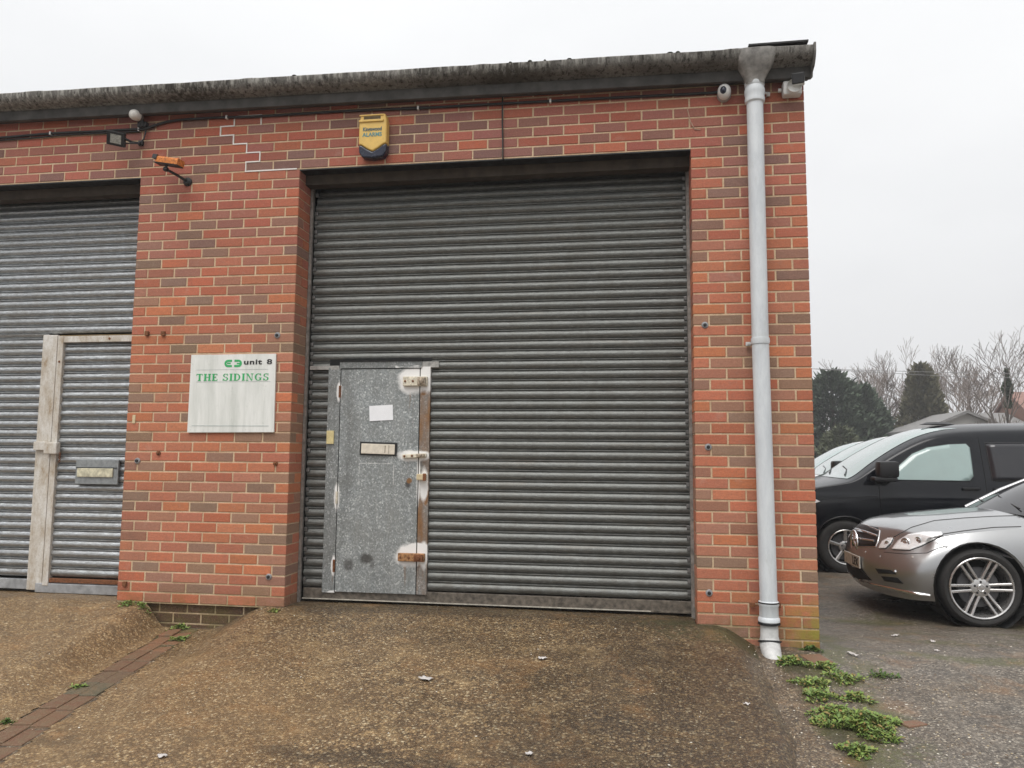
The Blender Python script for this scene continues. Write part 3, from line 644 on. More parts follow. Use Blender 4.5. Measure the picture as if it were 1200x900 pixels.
# ------------------------------------------------------------------ CAMERAS, LIGHTS, CABLES
dc=empty('dome_camera',(.235,-.04,3.68),'white turret security camera just left of the downpipe','security camera')
Mx=Matrix.Translation((.234,0,3.672))@Matrix.Rotation(R(90),4,'X')
b=MB(); b.lathe([(.001,.0),(.046,.0),(.048,.02),(.042,.045)],28,Mx); b.build('base',simple('shade_grey_plastic',(.38,.38,.37),.5),dc,smooth=40)
Mh=Matrix.Translation((.232,-.050,3.682))@Matrix.Rotation(R(98),4,'X')@Matrix.Rotation(R(-16),4,'Y')@Matrix.Diagonal((.78,.95,.85,1))
b=MB(); b.lathe([(.056,-.02),(.060,.0),(.055,.022),(.042,.040),(.029,.050),(.027,.046)],28,Mh); h=b.build('head',M_white,dc,smooth=40)
b=MB(); b.lathe([(.028,.047),(.020,.056),(.001,.060)],20,Mh); b.build('lens',M_navy,h,smooth=40)
pc=empty('corner_camera',(.685,-.05,3.66),'boxy white security camera with dark lens at the top right wall corner','security camera')
b=MB(); b.bbox(.625,.750,-.08,-.005,3.622,3.722,.014); b.build('base',M_white,pc,smooth=40)
Mh=Matrix.Translation((.715,-.125,3.702))@Matrix.Rotation(R(-14),4,'Z')@Matrix.Rotation(R(10),4,'X')@Matrix.Scale(.9,4)
b=MB(); b.bbox(-.045,.045,-.022,.05,-.042,.040,.012,M=Mh); b.lathe([(.001,.0),(.045,.0),(.052,.012),(.048,.03)],20,Matrix.Translation((.69,-.10,3.66))@Matrix.Rotation(R(90),4,'X')); b.build('head',M_white,pc,smooth=40)
b=MB(); b.bbox(-.044,.046,-.034,-.018,-.040,.042,.008,M=Mh)
b.build('lens_plate',M_black,pc)
b=MB(); b.tube([(.60,-.03,3.675),(.62,-.03,3.675)],.014,10); b.build('cable_gland',M_white,pc)
# floodlight
fl=empty('floodlight',(-4.40,-.1,3.56),'small black floodlight with pale lens under the round sensor lamp','floodlight')
Mf=Matrix.Translation((-4.415,-.12,3.577))@Matrix.Rotation(R(14),4,'Z')@Matrix.Rotation(R(28),4,'X')@Matrix.Rotation(R(10),4,'Y')@Matrix.Scale(.9,4)
b=MB(); b.bbox(-.078,.074,-.018,.020,-.060,.060,.006,M=Mf); b.build('housing',M_black,fl)
b=MB(); b.box(-.045,.045,-.0205,-.0175,-.038,.038,M=Mf); b.build('lens',simple('flood_lens',(.33,.33,.30),.3,var=.4,sc=90),fl)
b=MB(); b.tube([(-4.345,-.12,3.575),(-4.31,-.08,3.56),(-4.28,-.02,3.575),(-4.275,0,3.575)],.010,8); b.bbox(-4.30,-4.26,-.02,0,3.56,3.60,.004); b.build('bracket',M_black,fl)
b=MB(); b.tube([(-4.40,-.10,3.555),(-4.33,-.10,3.545),(-4.27,-.06,3.555),(-4.245,-.03,3.60),(-4.235,-.02,3.68)],.006,8); b.build('lead',M_black,fl)
sl=empty('sensor_lamp',(-4.36,-.05,3.74),'round white sensor lamp on a black base beneath the gutter at upper left','lamp')
Ml=Matrix.Translation((-4.285,-.095,3.775))@Matrix.Rotation(R(98),4,'X')@Matrix.Rotation(R(-16),4,'Y')@Matrix.Scale(.84,4)
b=MB(); b.lathe([(.001,.050),(.022,.047),(.040,.036),(.050,.012),(.050,-.03),(.045,-.045),(.001,-.045)],24,Ml); b.build('lamp_head',simple('frosted_white',(.66,.64,.60),.4,var=.2,sc=120,bump=.4),sl,smooth=45)
b=MB(); b.lathe([(.001,-.065),(.040,-.063),(.052,-.045),(.053,-.03)],20,Ml); b.build('rear_cover',simple('brown_grey_plastic',(.13,.11,.10),.6),sl,smooth=45)
b=MB(); b.tube([(-4.262,-.05,3.755),(-4.255,-.035,3.71),(-4.255,-.01,3.70)],.018,10); b.bbox(-4.30,-4.225,-.045,0,3.70,3.745,.008); b.build('base',M_black,sl)
# bullet camera
bc=empty('bullet_camera',(-3.95,-.1,3.33),'weathered orange and black bullet camera on a bracket above the left pier','security camera')
Mb=Matrix.Translation((-3.935,-.155,3.352))@Matrix.Rotation(R(-6),4,'Z')@Matrix.Rotation(R(12),4,'Y')
b=MB(); b.prism([(-.034,.026),(.034,.026),(.040,.012),(.040,-.022),(-.040,-.022),(-.040,.012)],0,-.085,.115,M=Mb); b.build('housing',M_orange,bc)
b=MB(); b.prism([(-.042,.034),(.042,.034),(.046,.0),(-.046,.0)],0,-.12,-.08,M=Mb); b.bbox(-.105,.115,-.036,.036,-.030,-.021,.003,M=Mb); b.lathe([(.001,.0),(.024,.0),(.026,.03)],16,Mb@Matrix.Translation((-.10,0,-.002))@Matrix.Rotation(R(90),4,'Y')); b.build('hood',M_black,bc)
b=MB(); b.tube([(-3.955,-.15,3.325),(-3.955,-.145,3.295),(-3.90,-.08,3.268),(-3.865,-.03,3.245)],.011,8); b.tube([(-3.97,-.15,3.30),(-3.945,-.15,3.29)],.018,8); b.lathe([(.001,.028),(.02,.026),(.035,.012),(.036,0)],14,Matrix.Translation((-3.862,0,3.243))@Matrix.Rotation(R(90),4,'X')); b.build('bracket',M_black,bc)
def cable(pts,r,label,nm='cable',grp=None):
    b=MB(); P=[Vector(p) for p in pts]; Q=[]
    for i in range(len(P)-1):
        p0=P[max(i-1,0)];p1=P[i];p2=P[i+1];p3=P[min(i+2,len(P)-1)]
        for k in range(8):
            t=k/8; Q.append(.5*((2*p1)+(p2-p0)*t+(2*p0-5*p1+4*p2-p3)*t*t+(3*p1-p0-3*p2+p3)*t**3))
    Q.append(P[-1]); b.tube(Q,r,8); return tag(b.build(nm,M_black,smooth=60),label,'cable',grp)
o=cable([(-8.5,-.014,3.70),(-6.5,-.014,3.69),(-5.56,-.014,3.697),(-5.09,-.014,3.706),(-4.7,-.014,3.70),(-4.36,-.016,3.696),(-4.26,-.02,3.688),(-4.11,-.016,3.730),(-3.95,-.014,3.750),(-3.6,-.014,3.748),(-3.31,-.014,3.738),(-2.61,-.014,3.735),(-2.0,-.014,3.722),(-1.38,-.014,3.715),(-.66,-.014,3.708),(-.1,-.014,3.700),(.19,-.014,3.698),(.235,-.03,3.70)],0.0105,'long black cable clipped along the brickwork under the gutter')
b=MB()
for x,z in ((-5.09,3.706),(-4.30,3.692),(-3.55,3.746),(-2.0,3.722),(-1.0,3.712)): b.bbox(x-.007,x+.007,-.027,0,z-.014,z+.014,.003)
b.build('cable_clip',M_white,o)
cable([(-8.5,-.012,3.675),(-5.6,-.012,3.676),(-5.0,-.012,3.686),(-4.5,-.012,3.680),(-4.30,-.012,3.676)],.006,'short thin cable running just below the long one at upper left')
cable([(-1.357,-.010,3.80),(-1.357,-.012,3.6),(-1.352,-.012,3.45),(-1.350,-.012,3.31),(-1.350,.02,3.29)],.0055,'thin dark cable dropping vertically to the main shutter lintel')

# ------------------------------------------------------------------ GROUND
def yard(x,y):
    if y>0: z=-.12-.09*min(y,1.75)-.009*max(0,min(y-1.75,8))
    else: z=-.12+.052*max(y,-3.4)
    z-=.055*sm(-.2,-2.5,x)*sm(-2.4,0,y)*(1 if y<.5 else 0)
    z+=.012*nz(x*.9,y*.9)*sm(30,5,abs(x)+abs(y))+.003*nz(x*6,y*6)
    return z
def gl(y): return -3.62-.19*y     # gully right edge line x at y (y negative)
def ridge(y): return .008 if y>0 else .008+.10*y-.0*y*y
def m_main(x,y):
    e=gl(min(y,0)); w=.42+.05*y if y<0 else .42
    wob=.03*nz(x*2,y*2,4)
    a=sm(e+.07+wob,e+.07+max(.2,w)+.1,x)
    xe=.47+.075*min(y,0)+.02*nz(0,y*3); wr=.36 if y>0 else max(.13,.36+.16*y)
    return a*(1-sm(xe-wr,xe,x))
def gridmesh(x0,x1,y0,y1,st,fz,keep=None,fcol=None):
    nx=int((x1-x0)/st);ny=int((y1-y0)/st); idx={};vs=[];fs=[];cl=[]
    for j in range(ny+1):
        for i in range(nx+1):
            x=x0+i*st;y=y0+j*st; vs.append((x,y,fz(x,y))); cl.append(fcol(x,y) if fcol else (0,0,0))
    for j in range(ny):
        for i in range(nx):
            a=j*(nx+1)+i
            if keep and not keep(x0+(i+.5)*st,y0+(j+.5)*st): continue
            fs.append((a,a+1,a+nx+2,a+nx+1))
    return vs,fs,cl
def pcol(o,cl):
    a=o.data.color_attributes.new('col','FLOAT_COLOR','POINT'); d=[]
    for c in cl: d+=[max(0,min(1,c[0])),max(0,min(1,c[1])),max(0,min(1,c[2])),1]
    a.data.foreach_set('color',d)
def front_end(x): return -2.85+.10*nz(x*1.3,0,2)+.05*nz(x*6,0,1)
def zmain(x,y):
    k=m_main(x,y); r=ridge(y)+.006*nz(x*1.5,y*1.5,1)+.0025*nz(x*9,y*9,1)
    return yard(x,y)+.004-.034*sm(-.3,.0,x)+(r-yard(x,y)+.03*sm(-.3,0,x))*k-.06*sm(front_end(x)+.06,front_end(x)-.06,y)
def cmain(x,y):
    moss=.5*sm(-.75,-.1,x)*sm(-.75,-.15,y)*sm(.2,-.05,y)+.35*sm(.0,.25,x)*sm(-.5,-.05,y)+.35*sm(-.12,.1,y)
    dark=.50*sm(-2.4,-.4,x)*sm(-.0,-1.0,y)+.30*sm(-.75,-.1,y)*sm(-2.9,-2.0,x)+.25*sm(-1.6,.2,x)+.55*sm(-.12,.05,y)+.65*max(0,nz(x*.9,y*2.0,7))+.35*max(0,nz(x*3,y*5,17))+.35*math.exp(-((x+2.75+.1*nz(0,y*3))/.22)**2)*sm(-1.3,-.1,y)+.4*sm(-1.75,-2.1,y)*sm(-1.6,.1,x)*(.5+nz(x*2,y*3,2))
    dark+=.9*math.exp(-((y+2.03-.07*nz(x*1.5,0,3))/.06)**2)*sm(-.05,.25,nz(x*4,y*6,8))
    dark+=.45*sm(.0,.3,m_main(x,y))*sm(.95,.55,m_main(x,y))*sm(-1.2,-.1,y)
    light=.75*sm(-1.2,-3.2,x)*sm(-.2,-1.5,y)+.6*max(0,nz(x*1.1,y*2,11)+.1)*sm(0,-2,x)
    return (moss,dark,light)
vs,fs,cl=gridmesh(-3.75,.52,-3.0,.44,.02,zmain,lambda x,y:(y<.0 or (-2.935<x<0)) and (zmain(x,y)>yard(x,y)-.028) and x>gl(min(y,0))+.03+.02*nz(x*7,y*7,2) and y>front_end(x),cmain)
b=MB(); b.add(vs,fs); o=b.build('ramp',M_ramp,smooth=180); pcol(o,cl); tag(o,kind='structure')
def zleft(x,y):
    e=gl(min(y,0))-.21; hw=.16-.10*y if y<0 else .16
    k=1-sm(e-.06-hw,e-.03,x+.02*nz(x*3,y*3,9)); r=ridge(y)-.012+.006*nz(x*1.5,y*1.5,5)+.0025*nz(x*9,y*9,5)
    return yard(x,y)+.004+(r-yard(x,y))*k-.06*sm(front_end(x)+.04,front_end(x)-.06,y)
def cleft(x,y): return (.25*max(0,nz(x*2,y*2,6)),.30*max(0,nz(x*1,y*1.6,17))+.5*sm(-.15,.05,y),.8+.3*nz(x*2,y*2))
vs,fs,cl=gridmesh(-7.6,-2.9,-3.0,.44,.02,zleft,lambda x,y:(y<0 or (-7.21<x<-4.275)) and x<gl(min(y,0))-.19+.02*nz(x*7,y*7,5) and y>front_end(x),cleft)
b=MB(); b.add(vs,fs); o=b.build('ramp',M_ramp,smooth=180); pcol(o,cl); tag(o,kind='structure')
# yard sheet
def axis(a,b,st,far):
    L=[a+i*st for i in range(int((b-a)/st)+1)]; d=st; lo=[L[0]]; hi=[L[-1]]
    while hi[-1]<far: d*=1.25; hi.append(hi[-1]+d)
    d=st
    while lo[-1]>-far: d*=1.25; lo.append(lo[-1]-d)
    return lo[:0:-1]+L+hi[1:]
AX=axis(-4.6,4.2,.04,600); AY=axis(-3.6,3.2,.04,600)
def cyard(x,y):
    moss=.9*sm(.75,.95,x)*sm(1.25,.85,x+.25*nz(x*2,y*2,3)+.3*sm(.5,2,y))*sm(-.3,.1,y)*sm(2.5,.8,y)
    strip=sm(.38,.5,x)*sm(1.15,.85,x+.12*nz(x*3,y*3,8)+.20*sm(0,-1,y)-.15)*sm(.15,-.05,y)
    moss=max(moss,strip*(.48+.5*nz(x*4,y*4,2)))
    moss=max(moss,.65*sm(.8,1.4,x)*math.exp(-((y+.05+.1*(x-1.5)+.12*nz(x,y,1))/.16)**2))
    moss=max(moss,.6*sm(-4.5,-4,x)*sm(-3.1,-3.4,x)*sm(-1.6,0,y)*sm(.1,0,y))
    moss=max(moss,(.30+.45*nz(x*1.5,y*2.5,21))*sm(.8,1.1,x)*sm(.2,.7,y)*sm(4,2,y))
    dark=.35*max(0,nz(x*1.2,y*2,31))+.55*math.exp(-((x-.55-.05*nz(0,y*4))/.10)**2)*sm(.1,-.2,y)+.5*sm(-1.9,-2.3,y)*sm(.2,-.2,x)*(.6+nz(x*2,y*3,5))+.3*sm(.6,2.0,y)
    return (moss,dark,max(sm(.75,.45,x)*sm(.05,-.05,y)*(.85-.5*sm(-2.2,-2.5,y)*sm(-.6,.2,nz(x*2,y*2,6))),.55*max(0,nz(x,y*2,13)+.2)))
vs=[];cl=[];fs=[]; nx=len(AX)
for y in AY:
    for x in AX: vs.append((x,y,yard(x,y) if abs(x)<60 and abs(y)<60 else -.36)); cl.append(cyard(x,y) if (-5<x<6 and -4<y<6) else (.2*(y>5),.2,.1))
for j in range(len(AY)-1):
    for i in range(nx-1): a=j*nx+i; fs.append((a,a+1,a+nx+1,a+nx))
b=MB(); b.add(vs,fs); o=b.build('ground',M_tar,smooth=180); pcol(o,cl); tag(o,kind='structure')
# brick gully
b=MB()
y=-.02
while y>-3.0:
    L_=.215 if random.random()<.8 else .16; x1=gl(y-.1)+.02; c=random.choice([(0.19, 0.0775, 0.039),(0.1615, 0.07250000000000001, 0.039),(.14,.06,.035),(0.22799999999999998, 0.09375, 0.045500000000000006),(.10,.058,.038)])
    if abs(y+1.15)<.12: c=(.07,.075,.05)
    for q in (0,1):
        xa=x1-.20+q*.098; z=yard(xa+.05,y-.1)+.006+random.uniform(-.004,.004)
        Mg=Matrix.Translation((xa+.047,y-L_/2,0))@Matrix.Rotation(.187+random.uniform(-.02,.02),4,'Z'); b.bbox(-.049,.049,-L_/2-.004,L_/2+.004,z-.05,z-.001+random.uniform(-.002,.003),.006,col=c,M=Mg)
    y-=L_+.006
t=NT('worn_paving_brick'); c=t.attr('col'); n_=t.noise(18,6,.8); c=t.mix(t.ramp(n_,[(.36,.15),(.60,.85)]),c,(.15,.105,.06)); c=t.mix(t.ramp(t.noise(120,3),[(.55,0),(.7,.4)]),c,(.35,.24,.15)); t.set(c,.65); t.bump(n_,.6,.01)
tag(b.build('gully',t.m,cols=True),kind='structure')
# red brick rubble pieces by the pipe
def zg(x,y): return max(yard(x,y),zmain(x,y) if -3.7<x<.5 and -2.8<y<0 else -9,zleft(x,y) if x<gl(min(y,0))-.19 and -2.8<y<0 else -9)
for i,(x,y,w,l,r_,lab) in enumerate(((.70,-.22,.14,.20,.2,'worn red brick set in the ground at the foot of the wall corner'),(.93,-1.22,.12,.07,.5,'broken red brick piece at the foot of the largest weed patch'))):
    b=MB(); M=Matrix.Translation((x,y,zg(x,y)-.006))@Matrix.Rotation(r_,4,'Z'); b.bbox(-w/2,w/2,-l/2,l/2,-.04,.012,.006,col=(.19,.075,.045),M=M); tag(b.build('loose_brick',t.m,cols=True),lab,'brick')

# ------------------------------------------------------------------ WEEDS AND LITTER
def leafmat(name,a,b_):
    t=NT(name); i=t.n('ShaderNodeObjectInfo'); c=t.mix(t.noise(45,3),a,b_); t.set(c,.55,spec=.3)
    c=t.mix(1.0,c,t.attr('col'),'MULTIPLY'); t.set(c,.55)
    return t.m
M_weed=leafmat('weed_leaf',(.085,.14,.03),(.27,.35,.11)); M_weed2=leafmat('weed_leaf_dark',(.03,.07,.015),(.12,.18,.045))
def weed(x,y,r,n,label,mat=M_weed,h=.05,seed=0,dark=0):
    rg=random.Random(seed+int(x*100)); b=MB()
    for i in range(n):
        a=rg.uniform(0,2*PI); rr=r*math.sqrt(rg.random())*(.75+.35*math.sin(a*3+seed)); px=x+rr*math.cos(a); py=y+rr*math.sin(a)*.8; z=zg(px,py)+h*(1-rr/r)*rg.random()*.8+.004
        L_=rg.uniform(.010,.030)*(1.5 if rg.random()<.12 else 1); w=L_*rg.uniform(.35,.6); q=rg.uniform(0,2*PI); t_=rg.uniform(-.1,.9)
        d=Vector((math.cos(q)*math.cos(t_),math.sin(q)*math.cos(t_),math.sin(t_))); s=Vector((-math.sin(q),math.cos(q),rg.uniform(-.3,.3)))
        p=Vector((px,py,z)); b.add([p,p+d*L_*.5+s*w*.5,p+d*L_-Vector((0,0,L_*.15)),p+d*L_*.5-s*w*.5],[(0,1,2,3)],rg.choice([(1,1,1),(.8,.9,.8),(1.15,1.05,.9),(.65,.75,.7),(1.3,1.1,1.0),(.9,1,.7)]) if rg.random()<.88 else (1.3,.65,.8))
        if i%6==0: b.tube([(px,py,z-.02),p+d*L_*.4],.0012,3,False)
    return tag(b.build('weed_clump',mat,cols=True),label,'weed','weeds growing along the walls and kerbs')
def pz(px,py,z0=-.18):
    # find the surface point under a pixel
    d=ray(px,py); t=2.0
    while t<14:
        p=CP+d*t
        if p.z<zg(p.x,p.y): return p
        t+=.004
    return CP+d*5
for i,(px,py,r,n,h,mt,lab) in enumerate((
 (150,709,.085,170,.04,M_weed,'flat green weed at the left foot of the brick pier beside the left shutter'),
 (167,712,.05,90,.04,M_weed,'small weed just right of the one at the left foot of the pier'),
 (210,737,.075,170,.05,M_weed,'green weed against the dark plinth bricks at the head of the gully'),
 (248,734,.055,150,.07,M_weed,'bright upright weed tuft against the plinth bricks of the pier'),
 (211,750,.065,160,.02,M_weed,'low moss cushion lying on the brick gully below the pier'),
 (322,717,.045,70,.03,M_weed,'tiny weed at the right corner foot of the left pier'),
 (92,806,.05,70,.015,M_weed,'thin moss line on the brick gully in the left foreground'),
 (8,848,.04,60,.015,M_weed2,'moss patch on the gully at the left picture edge'),
 (882,742,.055,170,.10,M_weed2,'dark ferny weed tucked behind the bottom of the downpipe'),
 (928,777,.085,260,.05,M_weed,'bright weed right of the downpipe shoe'),
 (951,762,.055,110,.03,M_weed2,'dark little weed at the foot of the wall corner'),
 (967,783,.08,200,.04,M_weed,'weed among red rubble right of the downpipe'),
 (953,803,.10,260,.05,M_weed,'weed left of centre in the strip below the downpipe'),
 (990,797,.10,230,.04,M_weed,'weed on the upper right of the weedy strip'),
 (962,818,.09,240,.05,M_weed,'yellowish weed in the middle of the weedy strip'),
 (1033,793,.07,90,.02,M_weed2,'faint weed farthest right on the asphalt edge'),
 (1003,820,.07,170,.05,M_weed,'weed just above the largest patch'),
 (978,838,.10,330,.06,M_weed,'weed merging into the upper left of the largest patch'),
 (1012,853,.17,1300,.11,M_weed,'largest leafy green weed patch at lower right'),
 (1005,882,.07,200,.05,M_weed,'lowest weed tuft below the largest patch'))):
    p=pz(px,py); weed(p.x,p.y,r*(1.35 if px>900 else 1),int(n*(1.9 if px>900 else 1.1)),lab,mt,h*.9,i)
def scrap(px,py,w,l,lab,mat,seed):
    rg=random.Random(seed); p=pz(px,py); b=MB(); N=6; vs=[];fs=[]; a=rg.uniform(0,PI)
    for j in range(N):
        for i in range(N):
            u=(i/(N-1)-.5)*w*(1+.3*rg.random());v=(j/(N-1)-.5)*l*(1+.3*rg.random()); vs.append((p.x+u*math.cos(a)-v*math.sin(a),p.y+u*math.sin(a)+v*math.cos(a),zg(p.x,p.y)+.006+.010*rg.random()))
    for j in range(N-1):
        for i in range(N-1): q=j*N+i; fs.append((q,q+1,q+N+1,q+N))
    b.add(vs,fs); b.build  # thin crumpled sheet
    o=b.build('litter_scrap',mat,smooth=40); md=o.modifiers.new('s','SOLIDIFY'); md.thickness=.0012; tag(o,lab,'litter')
M_lit=simple('dirty_tissue',(.50,.47,.45),.8,var=.15)
for i,(px,py,w,l,lab) in enumerate(((499,797,.075,.05,'crumpled white scrap lying mid left on the main ramp'),(636,773,.05,.04,'small pinkish scrap lying right of centre on the main ramp'),(640,718,.09,.03,'flat pale scrap lying against the foot of the main shutter'),(190,888,.04,.03,'white scrap on the dark tarmac seam at lower left'),(1049,746,.09,.03,'long white scrap on the ground in front of the silver car'),(999,768,.10,.025,'thin pale sliver right of the wall corner weeds'),(620,886,.03,.03,'tiny white chip at the bottom centre of the ramp'),(875,827,.025,.03,'tiny white chip near the right edge of the ramp'),(242,730,.04,.04,'white scrap on the plinth beside the bright weed tuft'),(1093,753,.06,.03,'pale flake on the asphalt below the front wheel'),(1098,764,.05,.02,'second pale flake just below the first under the wheel'))):
    scrap(px,py,w*.8,l*.8,lab,M_lit,i)
# loose grit near the seams: uncountable
b=MB(); rg=random.Random(5)
for i in range(2600):
    if i%3==0: x=rg.uniform(-4.3,.3); y=front_end(x)+rg.gauss(0,.10)
    elif i%3==1: x=rg.uniform(.3,1.3); y=rg.uniform(-1.9,0)
    else: x=rg.uniform(-4.5,2.6); y=rg.uniform(-2.2,1.0)
    if -4.3<x<.79 and y>-.05: continue
    s=rg.uniform(.0015,.0055); c=rg.choice([(.35,.28,.18),(.5,.42,.3),(.18,.13,.09),(.08,.06,.045),(.62,.58,.5)])
    z=zg(x,y); M=Matrix.Translation((x,y,z+s*.2))@Matrix.Rotation(rg.random()*6,4,'Z')@Matrix.Diagonal((s*rg.uniform(1,1.8),s,s*.7,1))
    vs=[M@Vector(v) for v in ((1,0,0),(-1,0,0),(0,1,0),(0,-1,0),(0,0,1),(0,0,-1))]; b.add(vs,[(0,2,4),(2,1,4),(1,3,4),(3,0,4),(2,0,5),(1,2,5),(3,1,5),(0,3,5)],c)
t=NT('grit'); t.set(t.attr('col'),.8); tag(b.build('grit',t.m,cols=True),'loose grit and small stones scattered over the ramps and asphalt',None,None,'stuff')

# ------------------------------------------------------------------ VEHICLES
def glossy(name,col,rough,metal,coat,flake=0):
    t=NT(name); n=t.noise(900,2); c=t.mix(t.ramp(n,[(.4,0),(.6,flake)]),col,tuple(min(1,q*1.6) for q in col)); d=t.noise(3,5,.6)
    c=t.mix(t.ramp(d,[(.4,0),(.75,.15 if sum(col)>.2 else .03)]),c,(.16,.15,.13)); t.set(c,t.ramp(d,[(.35,rough),(.7,rough+.08)]),metal,coat=coat); t.b.inputs['Coat Roughness'].default_value=.05; return t.m
M_silver=glossy('silver_car_paint',(.36,.365,.37),.27,.85,1,.25)
M_blk_paint=glossy('black_van_paint',(.003,.004,.007),.12,.0,.0); M_blk_paint.node_tree.nodes['Principled BSDF'].inputs['Specular IOR Level'].default_value=.38
M_wht_paint=glossy('white_van_paint',(.72,.73,.73),.3,0,.6)
M_glass=glossy('dark_car_glass',(.018,.018,.022),.05,0,.2)
M_glassl=glossy('sky_painted_glass',(.30,.40,.385),.06,0,1)  # pale teal base paints in the sky seen through and mirrored by the panes
M_glassm=glossy('mid_car_glass',(.12,.15,.15),.06,0,1)
M_chrome=simple('chrome_trim',(.75,.75,.75),.12,1,var=.05)
M_alloy=simple('alloy_rim',(.55,.54,.53),.28,.85,var=.08)
M_tyre=simple('tyre_rubber',(.022,.021,.020),.8,var=.2,sc=60)
M_lamp=simple('headlamp_glass',(.88,.89,.90),.12,.2,coat=1,var=.12,sc=40)
M_trim=simple('black_trim',(.006,.006,.007),.45)

def cagemesh(V,F,lvl=2,arches=(),thick=None):
    me=bpy.data.meshes.new('tmp'); me.from_pydata(V,[],F); bm=bmesh.new(); bm.from_mesh(me); bmesh.ops.remove_doubles(bm,verts=bm.verts[:],dist=.0008); bmesh.ops.recalc_face_normals(bm,faces=bm.faces[:]); bm.to_mesh(me); bm.free()
    o=bpy.data.objects.new('tmp',me); COL.objects.link(o); md=o.modifiers.new('s','SUBSURF'); md.levels=lvl; md.render_levels=lvl
    cut=[]
    for (x,y,z,r,w) in arches:
        b=MB(); b.lathe([(.001,-w),(r,-w),(r,w),(.001,w)],48,Matrix.Translation((x,y,z))@Matrix.Rotation(R(90),4,'X')); c=b.build('cut',None); cut.append(c)
        md=o.modifiers.new('b','BOOLEAN'); md.object=c; md.operation='DIFFERENCE'; md.solver='EXACT'
    bpy.context.view_layer.update(); dg=bpy.context.evaluated_depsgraph_get(); out=bpy.data.meshes.new_from_object(o.evaluated_get(dg))
    bpy.data.objects.remove(o)
    for c in cut: bpy.data.objects.remove(c)
    return out
def grid_faces(n,m,base=0): return [(base+i*m+j,base+i*m+j+1,base+(i+1)*m+j+1,base+(i+1)*m+j) for i in range(n-1) for j in range(m-1)]
def link(name,me,mat,parent,smooth=35):
    me.materials.clear(); me.materials.append(mat); me.shade_smooth(); me.set_sharp_from_angle(angle=R(smooth)); o=bpy.data.objects.new(name,me); COL.objects.link(o); o.parent=parent; return o
def lerp_tab(tab,x):
    if x<=tab[0][0]: return tab[0][1]
    for (a,b),(c,d) in zip(tab,tab[1:]):
        if x<=c: return b+(d-b)*(x-a)/(c-a)
    return tab[-1][1]

def bvh_of(o):
    bm=bmesh.new(); bm.from_mesh(o.data); t=BVHTree.FromBMesh(bm); bm.free(); return t
def patch2d(poly,n=3):
    """triangulate + subdivide 2D polygon -> verts, faces"""
    bm=bmesh.new(); vs=[bm.verts.new((p[0],p[1],0)) for p in poly]; bm.faces.new(vs)
    bmesh.ops.triangulate(bm,faces=bm.faces[:]); 
    for _ in range(n): 
        bmesh.ops.subdivide_edges(bm,edges=bm.edges[:],cuts=1,use_grid_fill=True); bmesh.ops.triangulate(bm,faces=bm.faces[:])
    V=[v.co.xy.copy() for v in bm.verts]; F=[tuple(v.index for v in f.verts) for f in bm.faces]
    E_=[tuple(v.index for v in e.verts) for e in bm.edges if e.is_boundary]; bm.free(); return V,F,E_
def camray_patch(name,poly,bvh,root,mat,parent,off=.004,n=3,mirror=False,thick=.004):
    """outline seen in the photo laid onto the body surface (local to root)"""
    V,F,_=patch2d(poly,n); O=CP-root.location; pts=[]
    last=None
    for v in V:
        hit=bvh.ray_cast(O,ray(v[0],v[1])); 
        if hit[0] is None:
            q=O+ray(v[0],v[1])*((Vector((1.0,-.9,.5))-O).length) if last is None else last; h=bvh.find_nearest(q); hit=(h[0],h[1])
        nrm=hit[1] if hit[1].dot(ray(v[0],v[1]))<0 else -hit[1]
        last=hit[0]; pts.append(hit[0]+nrm*off)
    sets=[(pts,F)]
    if mirror: sets.append(([(p[0],-p[1],p[2]) for p in pts],[f[::-1] for f in F]))
    if mirror=='join': b=MB(); [b.add(*s) for s in sets]; sets=[(b.v,b.f)]
    for vv,ff in sets:
        me=bpy.data.meshes.new(name); me.from_pydata(vv,[],ff); me.shade_smooth()
        o=bpy.data.objects.new(name,me); COL.objects.link(o); o.parent=parent; me.materials.append(mat)
        md=o.modifiers.new('s','SOLIDIFY'); md.thickness=thick; md.offset=0
    return o
def xz_patch(name,poly,bvh,mat,parent,side=-1,off=.004,n=3,thick=.004):
    V,F,_=patch2d(poly,n); pts=[]
    for v in V:
        h=bvh.ray_cast(Vector((v[0],side*3,v[1])),Vector((0,-side,0)))
        if h[0] is None: h=bvh.find_nearest(Vector((v[0],side*.8,v[1])))
        nn=h[1] if h[1].y*side>0 else -h[1]; pts.append(h[0]+nn*off)
    me=bpy.data.meshes.new(name); me.from_pydata(pts,[],F); me.shade_smooth(); o=bpy.data.objects.new(name,me); COL.objects.link(o); o.parent=parent; me.materials.append(mat)
    md=o.modifiers.new('s','SOLIDIFY'); md.thickness=thick; md.offset=0; return o
def surf_line(name,pts,bvh,mat,parent,side=-1,r=.003):
    """thin seam following the body side; pts in (x,z)"""
    out=[]
    for (a,b_) in zip(pts,pts[1:]):
        n=max(2,int(math.hypot(b_[0]-a[0],b_[1]-a[1])/.04))
        for k in range(n):
            t=k/n; x=a[0]+(b_[0]-a[0])*t; z=a[1]+(b_[1]-a[1])*t; h=bvh.ray_cast(Vector((x,side*3,z)),Vector((0,-side,0)))
            if h[0] is not None: out.append(h[0]+Vector((0,side*.0005,0)))
    if len(out)>1:
        b=MB(); b.tube(out,r,6); me=bpy.data.meshes.new(name); me.from_pydata(b.v,[],b.f); me.materials.append(mat); o=bpy.data.objects.new(name,me); COL.objects.link(o); o.parent=parent
